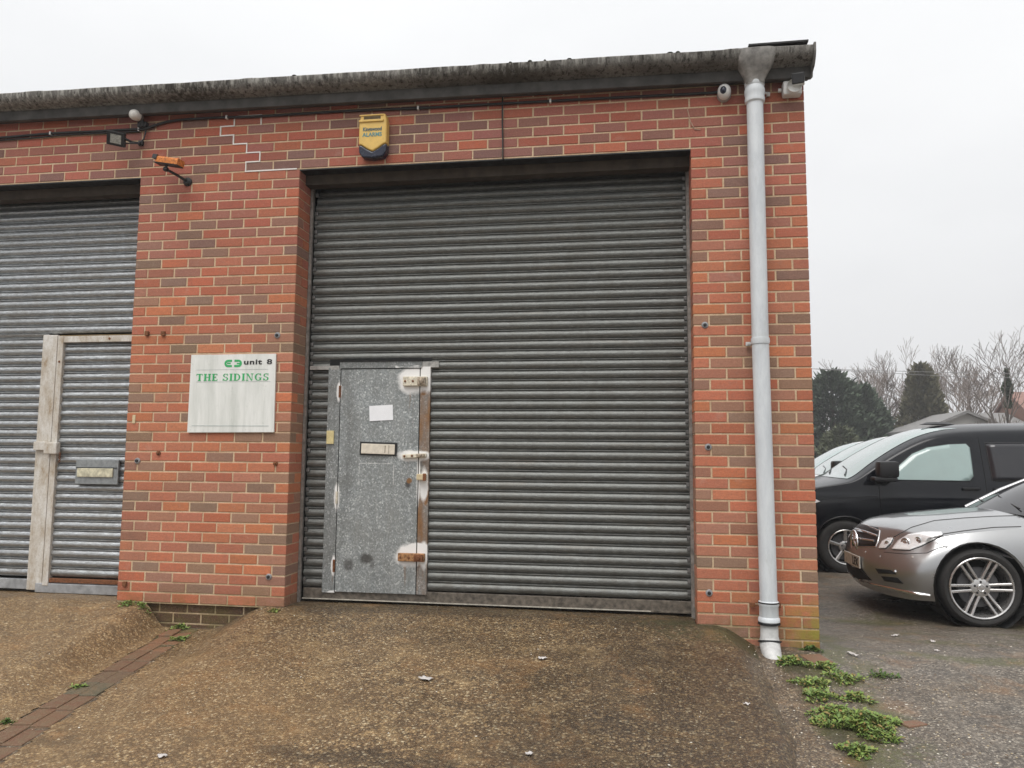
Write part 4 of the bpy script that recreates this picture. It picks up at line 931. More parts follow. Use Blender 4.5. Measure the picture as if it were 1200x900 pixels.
def cam_line(name,pxs,bvh,root,mat,parent,r=.003,out_=.0005):
    O=CP-root.location; P=[]
    for a,b_ in zip(pxs,pxs[1:]):
        for k in range(10):
            t=k/10; d=ray(a[0]+(b_[0]-a[0])*t,a[1]+(b_[1]-a[1])*t); h=bvh.ray_cast(O,d)
            if h[0] is not None and (not P or (h[0]-P[-1]).length<.3): P.append(h[0]-d*out_)
    if len(P)>1:
        b=MB(); b.tube(P,r,6); me=bpy.data.meshes.new(name); me.from_pydata(b.v,[],b.f); me.materials.append(mat); me.shade_smooth(); o=bpy.data.objects.new(name,me); COL.objects.link(o); o.parent=parent; return o
def lpart(b,name,mat,parent,smooth=None):
    o=b.build(name,mat,None,smooth=smooth); o.parent=parent; return o
def wheel(parent,x,y,z,side,Rr=.325,rr=.262,spokes=6,steer=0,face=M_alloy,w=.11,twin=True,star=True):
    we=bpy.data.objects.new('wheel',None); COL.objects.link(we); we.parent=parent; we.location=(x,y,z); we.rotation_euler=(0,0,steer)
    M=Matrix.Rotation(R(90) if side<0 else R(-90),4,'X')   # local +z -> outward
    b=MB(); b.lathe([(rr-.006,w-.012),(rr+.012,w+.004),(Rr-.030,w+.006),(Rr-.010,w-.008),(Rr,w-.030),(Rr,-w+.03),(Rr-.02,-w),(rr,-w)],56,M); lpart(b,'tyre',M_tyre,we,40)
    b=MB(); b.lathe([(rr-.004,w-.002),(rr-.010,w+.003),(rr-.020,w-.002),(rr-.026,w-.020),(rr-.040,-w*.5)],56,M)
    hub=w-.030
    for k in range(spokes):
        a=2*PI*k/spokes+R(3 if twin else 90)
        for s in ((-1,1) if twin else (0,)):
            r_in=.055; r_out=rr-.016; wd=.0125 if twin else .022; o0=s*.020; o1=s*.026
            c_,s_=math.cos(a),math.sin(a)
            def P(r,o,h): return M@Vector((c_*r-s_*o,s_*r+c_*o,h))
            vs=[];
            for (r,o,h) in ((r_in,o0,hub+.004),((r_in+r_out)/2,(o0+o1)/2,hub+.012),(r_out,o1,w-.004)):
                vs+=[P(r,o-wd*.85,h-.004),P(r,o-wd*.45,h),P(r,o+wd*.45,h),P(r,o+wd*.85,h-.004),P(r,o+wd*.85,h-.045),P(r,o-wd*.85,h-.045)]
            fs=[]
            for q in range(2):
                for j in range(6): fs.append((q*6+j,q*6+(j+1)%6,(q+1)*6+(j+1)%6,(q+1)*6+j))
            b.add(vs,fs)
    b.lathe([(.001,hub+.016),(.030,hub+.016),(.034,hub+.010),(.062,hub+.008),(.078,hub+.002),(.080,hub-.03),(.001,hub-.03)],30,M)
    rim=lpart(b,'rim',face,we,35)
    b=MB()
    for k in range(5):
        a=2*PI*k/5+.3; b.lathe([(.001,.004),(.009,.003),(.010,0)],10,M@Matrix.Translation((.050*math.cos(a),.050*math.sin(a),hub+.009)))
    lpart(b,'wheel_bolt',M_trim,rim)
    if star:
        b=MB(); b.lathe([(.024,.0),(.027,.002),(.030,0)],20,M@Matrix.Translation((0,0,hub+.017)))
        for k in range(3):
            a=2*PI*k/3+PI/2; c_,s_=math.cos(a),math.sin(a); b.add([M@Vector(p) for p in ((c_*.026,s_*.026,hub+.018),(-s_*.004,c_*.004,hub+.019),(s_*.004,-c_*.004,hub+.019))],[(0,1,2)])
        lpart(b,'wheel_emblem',M_chrome,rim)
    b=MB(); b.lathe([(.001,w-.075),(.165,w-.075),(.17,w-.085),(.001,w-.085)],30,M); lpart(b,'brake_disc',simple('brake_steel',(.10,.10,.105),.5,.6),we)
    b=MB(); b.lathe([(.001,-w*.5),(rr-.03,-w*.5),(rr-.03,-w*.6)],30,M); lpart(b,'inner_rim',M_dark,we)
    return we

# ---- silver coupe
sc=bpy.data.objects.new('parked_car',None); COL.objects.link(sc); sc.location=(1.63,2.65,-.28)
tag(sc,'silver coupe parked with its nose beside the brick corner in front of the black van','car')
rowf=[1,.80,.62,.42,.16,0]
yc=[.76,.835,.868,.872,.85,.80]
fa=[0,.26,.5,.72,.9,1]
r_x=[.17,.105,.065,.045,.07,.13]; bend=[0,.012,.048,.100,.19,.315]
topz=[.755,.75,.735,.71,.69,.675]
shz=[(.36,.675),(.5,.715),(.7,.765),(.95,.80),(1.3,.835),(1.8,.875),(2.6,.92),(3.5,.95),(4.2,.96),(4.70,.90)]
cenz=[(.12,.755),(.3,.825),(.5,.865),(.8,.905),(1.25,.955),(1.6,.97),(3.9,1.0),(4.3,1.0),(4.70,.93)]
botz=[(.36,.19),(.7,.19),(4.2,.22),(4.7,.30)]
Vc=[];Fc=[]
A=len(fa);B_=len(rowf)
for sg_ in (-1,1):
    base=len(Vc)
    for a in range(A):
        for b_ in range(B_):
            zt=topz[a]; zb=.19+.0*a; z=zb+(zt-zb)*rowf[b_]; Vc.append((r_x[b_]+bend[a]*(1-.25*(b_==5)) ,sg_*fa[a]*yc[b_],z))
    Fc+=grid_faces(A,B_,base)
    xs_=[.36,.50,.68,.85,1.05,1.3,1.6,2.0,2.5,3.0,3.5,3.9,4.3,4.62]
    X_=[r_x[0]+bend[5]]+xs_[1:]
    # side
    base=len(Vc)
    for i,x in enumerate(xs_):
        zs=lerp_tab(shz,x) if i else topz[5]; zb=lerp_tab(botz,x)
        wide=1+.028*math.exp(-((x-.85)/.40)**2)+.030*math.exp(-((x-3.6)/.5)**2)+.01
        if i==0: wide=1
        if x>4.2: wide*=.97
        yw=[.80,.868,.885,.888,.870,.83] if i else yc
        if i==1: yw=[(p+q)/2 for p,q in zip(yw,yc)]
        for b_ in range(B_):
            z=zb+(zs-zb)*rowf[b_]; xx=x
            if i==0: xx=r_x[b_]+bend[5]*(1-.25*(b_==5))
            elif i==1: xx=x+.0
            Vc.append((xx,sg_*yw[b_]*wide,z))
    Fc+=grid_faces(len(xs_),B_,base)
    # top
    base=len(Vc)
    for i,x in enumerate(xs_):
        zs=lerp_tab(shz,x) if i else topz[5]
        wide=(1+.028*math.exp(-((x-.85)/.40)**2)+.030*math.exp(-((x-3.6)/.5)**2)+.01) if i else 1
        if x>4.2: wide*=.97
        ys=(.80 if i else yc[0]); 
        if i==1: ys=.78
        for a in range(A):
            if i==0: Vc.append((r_x[0]+bend[a],sg_*fa[a]*yc[0],topz[a])); continue
            k=max(0,1-i/5); xx=x-(.36-bend[a]*1.0)*k*.75; zc=lerp_tab(cenz,xx)
            f=1-fa[a]**2.6; z=zs+(zc-zs)*f
            if a==3: z+=.006
            Vc.append((xx,sg_*fa[a]*ys*wide,z))
    Fc+=grid_faces(len(xs_),A,base)
    # tail
    base=len(Vc)
    for a in range(A):
        for b_ in range(B_):
            x=4.62; wide=1.01*.97; yw=[.80,.868,.885,.888,.870,.83]
            if a==5: Vc.append((x,sg_*yw[b_]*wide,lerp_tab(botz,x)+(lerp_tab(shz,x)-lerp_tab(botz,x))*rowf[b_]))
            else:
                zt=(lerp_tab(shz,x)+(lerp_tab(cenz,x)-lerp_tab(shz,x))*(1-fa[a]**2.6)); zb=lerp_tab(botz,x); xo=(.12*(1-fa[a]**2)) if b_ else 0
                Vc.append((x+xo,sg_*fa[a]*yw[b_]*wide,zb+(zt-zb)*rowf[b_]))
    Fc+=grid_faces(A,B_,base)
WX=.85; arches=[(WX,-.90,.335,.365,.30),(WX,.90,.335,.365,.30),(3.61,-.90,.335,.365,.30),(3.61,.90,.335,.365,.30)]
me=cagemesh(Vc,Fc,2,arches); body=link('body',me,M_silver,sc,30)
bv=bvh_of(body)
# arch lips and liners
for sx in (-1,1):
    for ax in (WX,3.61):
        pts=[]
        for k in range(25):
            q=R(-8+196*k/24); x=ax+.368*math.cos(q); z=.335+.368*math.sin(q); h=bv.ray_cast(Vector((ax+.385*math.cos(q),sx*3,.335+.385*math.sin(q))),Vector((0,-sx,0)))
            if h[0] is not None: pts.append((x,h[0].y-sx*.006,z))
        b=MB(); b.tube(pts,.010,8); lpart(b,'arch_lip',simple('arch_shade_silver',(.30,.30,.30),.4,.6),body,60)
        b=MB(); b.lathe([(.372,.12),(.372,-.30),(.001,-.30)],32,Matrix.Translation((ax,sx*.80,.335))@Matrix.Rotation(R(90)*(1 if sx<0 else -1),4,'X')); lpart(b,'arch_liner',M_dark,body)
        wheel(sc,ax,sx*.80,.325,sx,Rr=.325,rr=.262)
b=MB(); b.box(.5,4.3,-.8,.8,.16,.20); b.box(.4,.55,-.7,.7,.14,.3); lpart(b,'underside',M_dark,sc)
# cabin
def cabin():
    st=[(1.22,.945),(1.55,1.13),(1.9,1.29),(2.25,1.375),(2.7,1.395),(3.15,1.35),(3.6,1.20),(4.02,1.00)]
    V=[];F=[];n=len(st)
    for sx in (-1,1):
        base=len(V)
        for (x,z) in st:
            wt=lerp_tab([(.94,.70),(1.2,.64),(1.4,.55)],z)
            for j,f in enumerate((0,.4,.75,1)): V.append((x+.16*f*f*(1 if x<2.2 else -.3),sx*wt*f,z-.035*f*f))
            zb=.90; V.append((x+.16*(1 if x<2.2 else -.3),sx*(wt*.45+.76*.55),(z-.035+zb)/2)); V.append((x+.16*(1 if x<2.2 else -.3),sx*.765,zb))
        F+=grid_faces(n,6,base)
    return V,F
V_,F_=cabin(); cab=link('cabin_glass',cagemesh(V_,F_,2),M_glass,sc,50); cbv=bvh_of(cab)
# A pillar, roof skin
for sx in (-1,1):
    for tbl in ([(1.22,.945),(1.55,1.13),(1.9,1.29),(2.25,1.375),(2.7,1.395),(3.15,1.35),(3.6,1.20),(4.02,1.00)],):
        pts=[]
        for (x,z) in tbl:
            wt=lerp_tab([(.94,.70),(1.2,.64),(1.4,.55)],z); pts.append((x+.16*(1 if x<2.2 else -.3),sx*wt*.985,z-.030))
        b=MB(); b.tube(pts,[.022]*len(pts),8); lpart(b,'roof_pillar',M_silver,sc,60)
b=MB(); vs=[];
for i in range(9):
    x=2.12+i*.16; 
    for j in range(9):
        f=(j-4)/4; h=cbv.ray_cast(Vector((x,f*.53,3)),Vector((0,0,-1))); vs.append((x,f*.53,(h[0].z if h[0] else 1.35)+.006))
b.add(vs,grid_faces(9,9)); lpart(b,'roof',M_silver,sc,60)
# details read off the body where the photo shows them
G_=lambda *p:[(x,y) for x,y in p]
camray_patch('grille',G_((1001,613),(1004,611),(1017,616),(1031,623),(1029,634),(1026,640),(1001,640),(996,632)),bv,sc,M_trim,body,.003,3,'join')
for ln in (((1003,620),(1014,623),(1028,628)),((1001,630),(1012,632),(1025,634))):
    O=CP-sc.location; P=[]
    for px,py in ln:
        d=ray(px,py); h=bv.ray_cast(O,d); P.append(h[0]-d*.014)
    P=[(P[0][0]-.03,0,P[0][2])]+[tuple(p) for p in P]
    b=MB(); b.tube(P+[],[.012]*len(P),8); b.tube([(p[0],-p[1],p[2]) for p in P],.012,8); lpart(b,'grille_bar',M_chrome,body,60)
cam_line('grille_frame',[(1003,612),(1017,616),(1031,622),(1029,634),(1026,641),(1000,641)],bv,sc,simple('chrome_trim',(0,0,0)),body,.007)
b=MB(); _h=bv.ray_cast(Vector((-2,0,.60)),Vector((1,0,0))); Me=Matrix.Translation((_h[0].x-.008,-.015,.60))@Matrix.Scale(1.15,4)@Matrix.Rotation(R(-90),4,'Y')
b.lathe([(.082,.0),(.086,.010),(.094,.012),(.100,.008),(.102,0)],32,Me)
for k in range(3):
    a=2*PI*k/3; c_,s_=math.cos(a),math.sin(a); b.add([Me@Vector(p) for p in ((c_*.088,s_*.088,.008),(-s_*.012,c_*.012,.014),(s_*.012,-c_*.012,.014),(c_*.088,s_*.088,0),(-s_*.02,c_*.02,0),(s_*.02,-c_*.02,0))],[(0,1,2),(0,3,4,1),(0,2,5,3)])
lpart(b,'emblem',M_chrome,body,40)
camray_patch('headlight',G_((1030,643),(1034,635),(1041,631),(1047,631),(1044,637),(1038,643)),bv,sc,M_lamp,body,.008,3,True,.006)
camray_patch('headlight',G_((1045,644),(1053,634),(1064,627),(1082,624),(1103,624),(1105,627),(1094,633),(1080,640),(1066,645)),bv,sc,M_lamp,body,.008,3,True,.006)
for pl in ([(1030,643),(1034,635),(1041,631),(1047,631),(1044,637),(1038,643),(1030,643)],[(1045,644),(1053,634),(1064,627),(1082,624),(1103,624),(1105,627),(1094,633),(1080,640),(1066,645),(1045,644)]):
    cam_line('lamp_surround',pl,bv,sc,M_trim,body,.0045)
for (px,py,rr_) in ((1061,636,.040),(1040,637,.024),(1076,633,.028)):
    h=bv.ray_cast(CP-sc.location,ray(px,py)); p=h[0]-ray(px,py)*.006
    b=MB(); q=Vector((-.75,-.6,.15)).to_track_quat('Z','Y').to_matrix().to_4x4(); b.lathe([(rr_*.6,.006),(rr_,.010),(rr_*1.15,.004)],20,Matrix.Translation(p)@q); b.lathe([(.001,.012),(rr_*.5,.009),(rr_*.6,.004)],16,Matrix.Translation(p)@q); lpart(b,'lamp_reflector',simple('lamp_reflector_metal',(.62,.63,.64),.2,.9),body,40)
camray_patch('lower_intake',G_((992,663),(1010,666),(1017,675),(1022,680),(1006,678),(992,672)),bv,sc,M_dark,body,.003,3,True)
camray_patch('side_intake',G_((1026,666),(1044,668),(1051,673),(1030,672)),bv,sc,M_dark,body,.003,3,True)
camray_patch('side_intake',G_((1033,675),(1052,677),(1059,684),(1037,681)),bv,sc,M_dark,body,.003,3,True)
for z_ in (0,):
    O=CP-sc.location; P=[]
    for px,py in ((993,673),(1008,680),(1025,685),(1045,689.5),(1065,694),(1080,697),(1090,698)):
        d=ray(px,py); h=bv.ray_cast(O,d); h=h if h[0] is not None else bv.find_nearest(O+d*7.2); P.append(h[0]-d*.008)
    b=MB(); b.tube(P,[.010,.012,.013,.014,.016,.017,.010],8); lpart(b,'bumper_trim',M_chrome,body,60); b=MB(); b.tube([(p[0],-p[1],p[2]) for p in P],.012,8); lpart(b,'bumper_trim',M_chrome,body,60)
for ln,r_ in ((((1036,647),(1060,649),(1086,648),(1100,642),(1112,640)),.0035),(((1104,626),(1130,622),(1165,618),(1200,617)),.005),(((1048,629),(1068,618),(1095,610),(1130,607),(1165,605),(1200,604)),.0045),(((1097,636),(1112,643)),.003)):
    cam_line('panel_seam',ln,bv,sc,simple('seam_dark',(.05,.05,.05),.6),body,r_)
for (px,py) in ((1014,647),(1031,652),(1069,653)):
    h=bv.ray_cast(CP-sc.location,ray(px,py)); b=MB(); b.lathe([(.001,.004),(.010,.003),(.012,-.002)],12,Matrix.Translation(h[0])@h[1].to_track_quat('Z','Y').to_matrix().to_4x4()); lpart(b,'parking_sensor',simple('sensor_silver',(.5,.48,.46),.3,.6),body)
# plate
pl=bpy.data.objects.new('number_plate',None); COL.objects.link(pl); pl.parent=sc; _h=bv.ray_cast(Vector((-2,0,.42)),Vector((1,0,0))); pl.location=(_h[0].x+.004,0,.43)
b=MB(); b.bbox(-.006,.004,-.26,.26,-.055,.055,.003); lpart(b,'plate_board',simple('plate_white',(.62,.60,.55),.4),pl)
c=bpy.data.curves.new('l','FONT'); c.body='LFX'; c.size=.105; c.extrude=.001; c.offset=.003; o_=bpy.data.objects.new('t',c); COL.objects.link(o_); bpy.context.view_layer.update()
me=bpy.data.meshes.new_from_object(o_.evaluated_get(bpy.context.evaluated_depsgraph_get())); bpy.data.objects.remove(o_)
me.transform(Matrix.Translation((-.008,-.035,-.036))@Matrix.Rotation(R(-90),4,'Z')@Matrix.Rotation(R(90),4,'X')@Matrix.Diagonal((1.05,1,1,1))); me.materials.clear(); me.materials.append(M_ink)
o_=bpy.data.objects.new('lettering',me); COL.objects.link(o_); o_.parent=pl
# wipers, mirror
b=MB(); b.tube([(1.36,-.50,.975),(1.40,-.15,1.02),(1.44,.10,1.07)],.006,6); b.tube([(1.33,.05,.985),(1.38,.40,1.02)],.006,6); lpart(b,'wiper',M_trim,sc)
b=MB(); b.bbox(1.78,1.92,-1.02,-.86,.92,1.05,.03); b.bbox(1.78,1.92,.86,1.02,.92,1.05,.03); lpart(b,'door_mirror',M_silver,sc,60)

# ---- van
def van_body():
    # stations x ; side top z ; centre top z
    st=[(0,.78,.80),(.05,.86,.90),(.18,.95,1.00),(.4,1.02,1.07),(.7,1.08,1.14),(1.0,1.13,1.20),(1.15,1.165,1.26),(1.32,1.29,1.41),(1.5,1.41,1.53),(1.68,1.52,1.64),(1.86,1.62,1.74),(2.05,1.705,1.82),(2.25,1.76,1.88),(2.5,1.79,1.92),(3.0,1.81,1.945),(3.6,1.82,1.95),(4.2,1.81,1.95),(4.7,1.80,1.93),(4.88,1.78,1.90),(4.94,1.70,1.75)]
    V=[];F=[]
    wid=[(0,.74),(.05,.85),(.18,.93),(.4,.97),(.7,.99),(1,1),(4.7,1),(4.88,.985),(4.94,.96)]
    yz=[(.20,.92),(.32,.955),(.6,.980),(.90,.988),(.985,.985),(1.02,.968),(1.15,.955),(1.5,.87),(1.8,.775),(2,.70)]
    for s in (-1,1):
        base=len(V)
        for (x,zs,zc) in st:
            w=lerp_tab(wid,x); zb=.24 if x>.1 else .30
            rows=[zb,.35,.62,min(.91,zs-.06),min(.98,zs-.04),min(1.02,zs-.03)]
            r3=rows[-1]; rows+=[r3+(zs-r3)*q for q in (.18,.5,.86,1)]
            for z in rows: V.append((x,s*w*lerp_tab(yz,z),z))
            we=w*lerp_tab(yz,zs)
            for f in (.93,.7,.35,0): V.append((x,s*we*f,zs+(zc-zs)*(1-f**3.2)))
        F+=grid_faces(len(st),14,base)
        # caps
        for i,fl_ in ((0,0),(len(st)-1,1)):
            a=base+i*14; n=len(V)
            for j in range(14): V.append((V[a+j][0],0,V[a+j][2]))
            F+=[(a+j,a+j+1,n+j+1,n+j) for j in range(13)]
    return V,F
VB=van_body(); VW=1.0; VWX2=3.95
van_me=cagemesh(VB[0],VB[1],2,[(VW,-.95,.33,.385,.28),(VW,.95,.33,.385,.28),(VWX2,-.95,.33,.385,.28),(VWX2,.95,.33,.385,.28)])
def van(loc,paint,label,glassf,detail=True,rot=0,roof=False):
    r=bpy.data.objects.new('parked_van',None); COL.objects.link(r); r.location=loc; r.rotation_euler=(0,0,rot); tag(r,label,'van','vans parked in a row in the yard')
    bo=link('body',van_me.copy(),paint,r,28); bv_=bvh_of(bo)
    for s in (-1,1):
        wp=[(1.50,1.185),(1.53,1.24),(1.86,1.52),(2.05,1.60),(2.30,1.64),(2.52,1.65),(2.56,1.60),(2.55,1.24),(2.50,1.18)]
        for name,poly,mt in (('side_window',wp,glassf),('side_window',[(2.76,1.185),(2.75,1.66),(3.75,1.67),(3.78,1.62),(3.78,1.185)],M_glass),('side_window',[(3.9,1.185),(3.9,1.67),(4.7,1.66),(4.75,1.2)],M_glass)):
            w_=xz_patch(name,poly,bv_,mt,bo,s,.005,3)
            if detail: surf_line('window_seal',poly+[poly[0]],bv_,M_trim,w_,s,.008)
        if detail:
            for ln in ([(1.42,.30),(1.42,1.12),(1.47,1.16)],[(2.68,.30),(2.68,1.78)],[(1.42,.34),(2.68,.34)],[(3.85,.5),(3.85,1.78)],[(.55,.92),(1.42,.98)],[(2.68,.34),(3.5,.34)]): surf_line('panel_seam',ln,bv_,M_dark,bo,s,.0035)
            for hx in (2.50,2.86):
                h=bv_.ray_cast(Vector((hx,s*3,1.085)),Vector((0,-s,0))); b=MB(); yy=h[0].y; b.bbox(hx-.10,hx+.10,min(yy,yy+s*.035),max(yy,yy+s*.035),1.068,1.10,.010); lpart(b,'door_handle',M_trim,bo,50)
            b=MB(); y=s*1.02
            b.bbox(1.36,1.60,min(s*1.0,s*1.22),max(s*1.0,s*1.22),1.215,1.42,.045); b.tube([(1.42,s*.93,1.17),(1.45,s*1.05,1.18),(1.46,s*1.12,1.22)],[.045,.05,.05],10); b.bbox(1.30,1.58,min(s*.98,s*1.2),max(s*.98,s*1.2),1.165,1.225,.025); lpart(b,'door_mirror',M_trim,bo,50)
        for ax in (VW,VWX2):
            wheel(r,ax,s*.87,.33,s,Rr=.335,rr=.225,spokes=5,star=False,twin=False,w=.10)
            b=MB(); b.lathe([(.388,.10),(.388,-.28),(.001,-.28)],30,Matrix.Translation((ax,s*.86,.33))@Matrix.Rotation(R(90)*(1 if s<0 else -1),4,'X')); lpart(b,'arch_liner',M_dark,bo)
            pts=[]
            for k in range(25):
                q=R(-8+196*k/24); h=bv_.ray_cast(Vector((ax+.40*math.cos(q),s*3,.33+.40*math.sin(q))),Vector((0,-s,0)))
                if h[0] is not None: pts.append((ax+.388*math.cos(q),h[0].y-s*.004,.33+.388*math.sin(q)))
            b=MB(); b.tube(pts,.009,6); lpart(b,'arch_lip',M_trim if detail else paint,bo,60)
        # headlight on the front corner
        V,F,_=patch2d([(.16,.72),(.70,.90),(.62,.94),(.35,.93),(.18,.88)],2); pts=[]
        for v in V:
            h=bv_.ray_cast(Vector((v[0],s*3,v[1])),Vector((0,-s,0)));
            if h[0] is None: h=bv_.find_nearest(Vector((v[0],s*.9,v[1])))
            pts.append(h[0]+Vector((0,s*.006,0)))
        b=MB(); b.add(pts,F); lpart(b,'headlight',M_lamp,bo,60)
    # windscreen from above-front
    V,F,_=patch2d([(-.80,1.20),(-.70,1.52),(-.60,1.86),(.60,1.86),(.70,1.52),(.80,1.20)],4); pts=[]
    for v in V:
        # v=(y,zish) cast along +x
        h=bv_.ray_cast(Vector((-2,v[0],v[1]-.02*abs(v[0])**2)),Vector((1,0,0)))
        if h[0] is None: h=bv_.find_nearest(Vector((1.6,v[0],v[1])))
        pts.append(h[0]+Vector((-.004,0,.004)))
    b=MB(); b.add(pts,F); lpart(b,'windscreen',M_glassl,bo,60)
    b=MB(); b.tube([(1.10,-.62,1.235),(1.20,-.35,1.30),(1.24,0,1.345)],.010,6); b.tube([(1.08,.1,1.25),(1.2,.5,1.30)],.010,6); lpart(b,'wiper',M_trim,bo)
    b=MB(); b.bbox(.0-.01,.05,-.5,.5,.55,.74,.02); b.bbox(-.02,.06,-.6,.6,.32,.45,.02); lpart(b,'grille',M_trim,bo)
    b=MB(); b.box(.4,4.6,-.85,.85,.20,.28); lpart(b,'underside',M_dark,r)
    if roof:
        b=MB(); b.lathe([(.001,.035),(.10,.030),(.17,.0)],20,Matrix.Translation((2.45,-.1,1.925))@Matrix.Diagonal((1.3,.8,1,1))); lpart(b,'roof_pod',M_trim,r,60)
    return r
VB_Z=yard(2.5,5.5)
van((1.25,6.0,VB_Z),M_blk_paint,'black van parked behind the silver coupe',M_glassl,True,0,True)
van((1.85,9.7,yard(3,9)),M_wht_paint,'white van parked directly behind the black van',M_glassl,False)
van((2.35,13.3,yard(3,12)),M_wht_paint,'farthest white van partly hidden by the nearer white one',M_glassl,False)

# ------------------------------------------------------------------ TREES
def mat_leaf(name,a,b_):
    t=NT(name); n=t.noise(3,4,.7); c=t.mix(t.ramp(n,[(.35,0),(.65,1)]),a,b_); t.set(c,.75,spec=.2); return t.m
M_con=mat_leaf('dark_conifer',(.038,.055,.038),(.10,.13,.085)); M_col=mat_leaf('bronze_conifer',(.09,.09,.055),(.17,.155,.095)); M_ivy=mat_leaf('ivy',(.03,.045,.02),(.07,.095,.04)); M_shrub=mat_leaf('grey_green_shrub',(.07,.085,.05),(.15,.16,.10))
M_bark=simple('bark',(.19,.155,.135),.9,var=.25,sc=6); M_bark2=simple('dark_bark',(.12,.10,.085),.9,var=.3,sc=6)
GZ=-.36
def conifer(name,x,y,h,w,prof_,mat,label,n=7000,leaf=.16,seed=0,droop=.3,cat='tree',lumps=26):
    r=empty(name,(x,y,GZ),label,cat,'trees beyond the yard'); rg=random.Random(seed)
    b=MB(); b.tube([(x,y,GZ),(x+.05,y,GZ+h*.5),(x,y,GZ+h*.93)],[w*.05+.1,w*.03+.06,.02],7)
    for k in range(14):
        z=h*(.12+.8*k/14); a=k*2.4; rr=w*.5*lerp_tab(prof_,z/h)*.85; b.tube([(x,y,GZ+z*.95),(x+math.cos(a)*rr,y+math.sin(a)*rr,GZ+z+rr*.15)],[.05,.015],5)
    b.build('trunk',M_bark2,r)
    lp=[]
    for i in range(lumps*6):
        z=rg.random(); a=rg.uniform(0,2*PI); lp.append((z,a,rg.uniform(.78,1.14)))
    b=MB()
    for i in range(n):
        z,a,k=rg.choice(lp)
        if i%2: z=rg.random(); a=rg.uniform(0,2*PI); k=rg.uniform(.6,.98)
        z=max(0.02,min(.995,z+rg.gauss(0,.035))); a+=rg.gauss(0,.16); R0=w*.5*lerp_tab(prof_,z)*k*(1-.28*rg.random()**1.4)
        spk=rg.random()<.10
        if spk: R0*=rg.uniform(1.0,1.12)
        p=Vector((x+math.cos(a)*R0,y+math.sin(a)*R0,GZ+z*h)); out=Vector((math.cos(a),math.sin(a),rg.uniform(-droop,.7))).normalized()
        L_=leaf*rg.uniform(.6,1.5)*(1.7 if spk else 1); out=(out+Vector((0,0,.9 if spk else 0))).normalized(); s=Vector((rg.gauss(0,1),rg.gauss(0,1),rg.gauss(0,1))).cross(out).normalized()*L_*(.18 if spk else .42)
        b.add([p-s*.6,p+out*L_*.6+s,p+out*L_*1.1,p+out*L_*.5-s],[(0,1,2,3)])
    b.build('crown',mat,r)
    return r
dome=[(0,.80),(.15,1),(.45,1),(.7,.82),(.85,.58),(.95,.32),(1,.08)]
cone=[(0,.95),(.2,1),(.45,.86),(.7,.58),(.88,.36),(.96,.22),(1,.06)]
conifer('conifer_tree',11.9,45,6.9,4.5,dome,M_con,'taller dark green conifer rising just right of the building edge',15000,.24,1)
conifer('conifer_tree',13.9,45.5,6.0,3.9,[(0,1),(.3,1),(.6,.8),(.8,.55),(.95,.25),(1,.08)],M_con,'lower dark conifer sloping down to the right of the tallest dark one',13000,.24,2)
conifer('conifer_tree',8.8,44,6.0,3.6,dome,M_con,'dark conifer mostly hidden behind the brick wall corner',8000,.24,3)
conifer('columnar_conifer',17.2,45,7.3,3.5,cone,M_col,'narrow pointed brownish green conifer between bare trees',20000,.19,4,droop=-.4)
conifer('shrub',10.6,38,3.2,2.4,dome,M_shrub,'pale grey-green shrub in front of the dark conifers',5000,.16,6,cat='shrub')
# bare trees
def bare(name,x,y,h,label,seed=0,spread=.55,mat=M_bark,depth=6,trunk=.16,multi=1,ivy=None,lean=0,stub=False,tw=1.0):
    r=empty(name,(x,y,GZ),label,'tree','trees beyond the yard'); rg=random.Random(seed); b=MB(); tb=MB()
    def grow(p,d,L_,rad,lv):
        pts=[p]; rs=[rad]; n=3
        for i in range(n):
            d=(d+Vector((rg.gauss(0,.13),rg.gauss(0,.13),rg.gauss(0,.06)+.03))).normalized(); p=p+d*L_/n; pts.append(p); rs.append(max(.011,rad*(1-.35*(i+1)/n)))
        (tb if lv>=depth-1 else b).tube(pts,rs,5 if lv>=depth-1 else 3,False)
        if lv==0 or (stub and lv<=depth-3): return
        for k in range(rg.choice((2,3,3)) if lv>1 else 3):
            a=rg.uniform(0,2*PI); s=rg.uniform(.4,1)*spread; q=Vector((math.cos(a)*s,math.sin(a)*s,.0)); dd=(d+q+Vector((0,0,.08))).normalized()
            grow(pts[-1] if k<2 else pts[2],dd,L_*rg.uniform(.62,.88),rs[-1]*rg.uniform(.6,.85),lv-1)
    for m_ in range(multi):
        a=m_*2.3; grow(Vector((x+.25*(multi>1)*math.cos(a),y+.2*math.sin(a),GZ)),Vector((lean+.22*(multi>1)*math.cos(a),.1*math.sin(a),1)).normalized(),h*.29*rg.uniform(.9,1.1),trunk,depth)
    tb.build('trunk',mat,r); b.build('branches',mat,r)
    if ivy:
        c=MB(); z0,z1,w=ivy
        for i in range(1500):
            t=rg.random(); z=z0+(z1-z0)*t; rr=w*(1-.6*t)*(.75+.4*math.sin(z*5))*min(1,t*6+.3)*math.sqrt(rg.random()); a=rg.uniform(0,2*PI); p=Vector((x+lean*z*.8+rr*math.cos(a),y+rr*math.sin(a),GZ+z)); s=rg.uniform(.06,.13); u=Vector((rg.gauss(0,1),rg.gauss(0,1),rg.gauss(0,1))).normalized()*s; v=u.cross(Vector((rg.gauss(0,1),0,1))).normalized()*s
            c.add([p-u,p-v*.6,p+u,p+v*.6],[(0,1,2,3)])
        c.build('ivy',M_ivy,r)
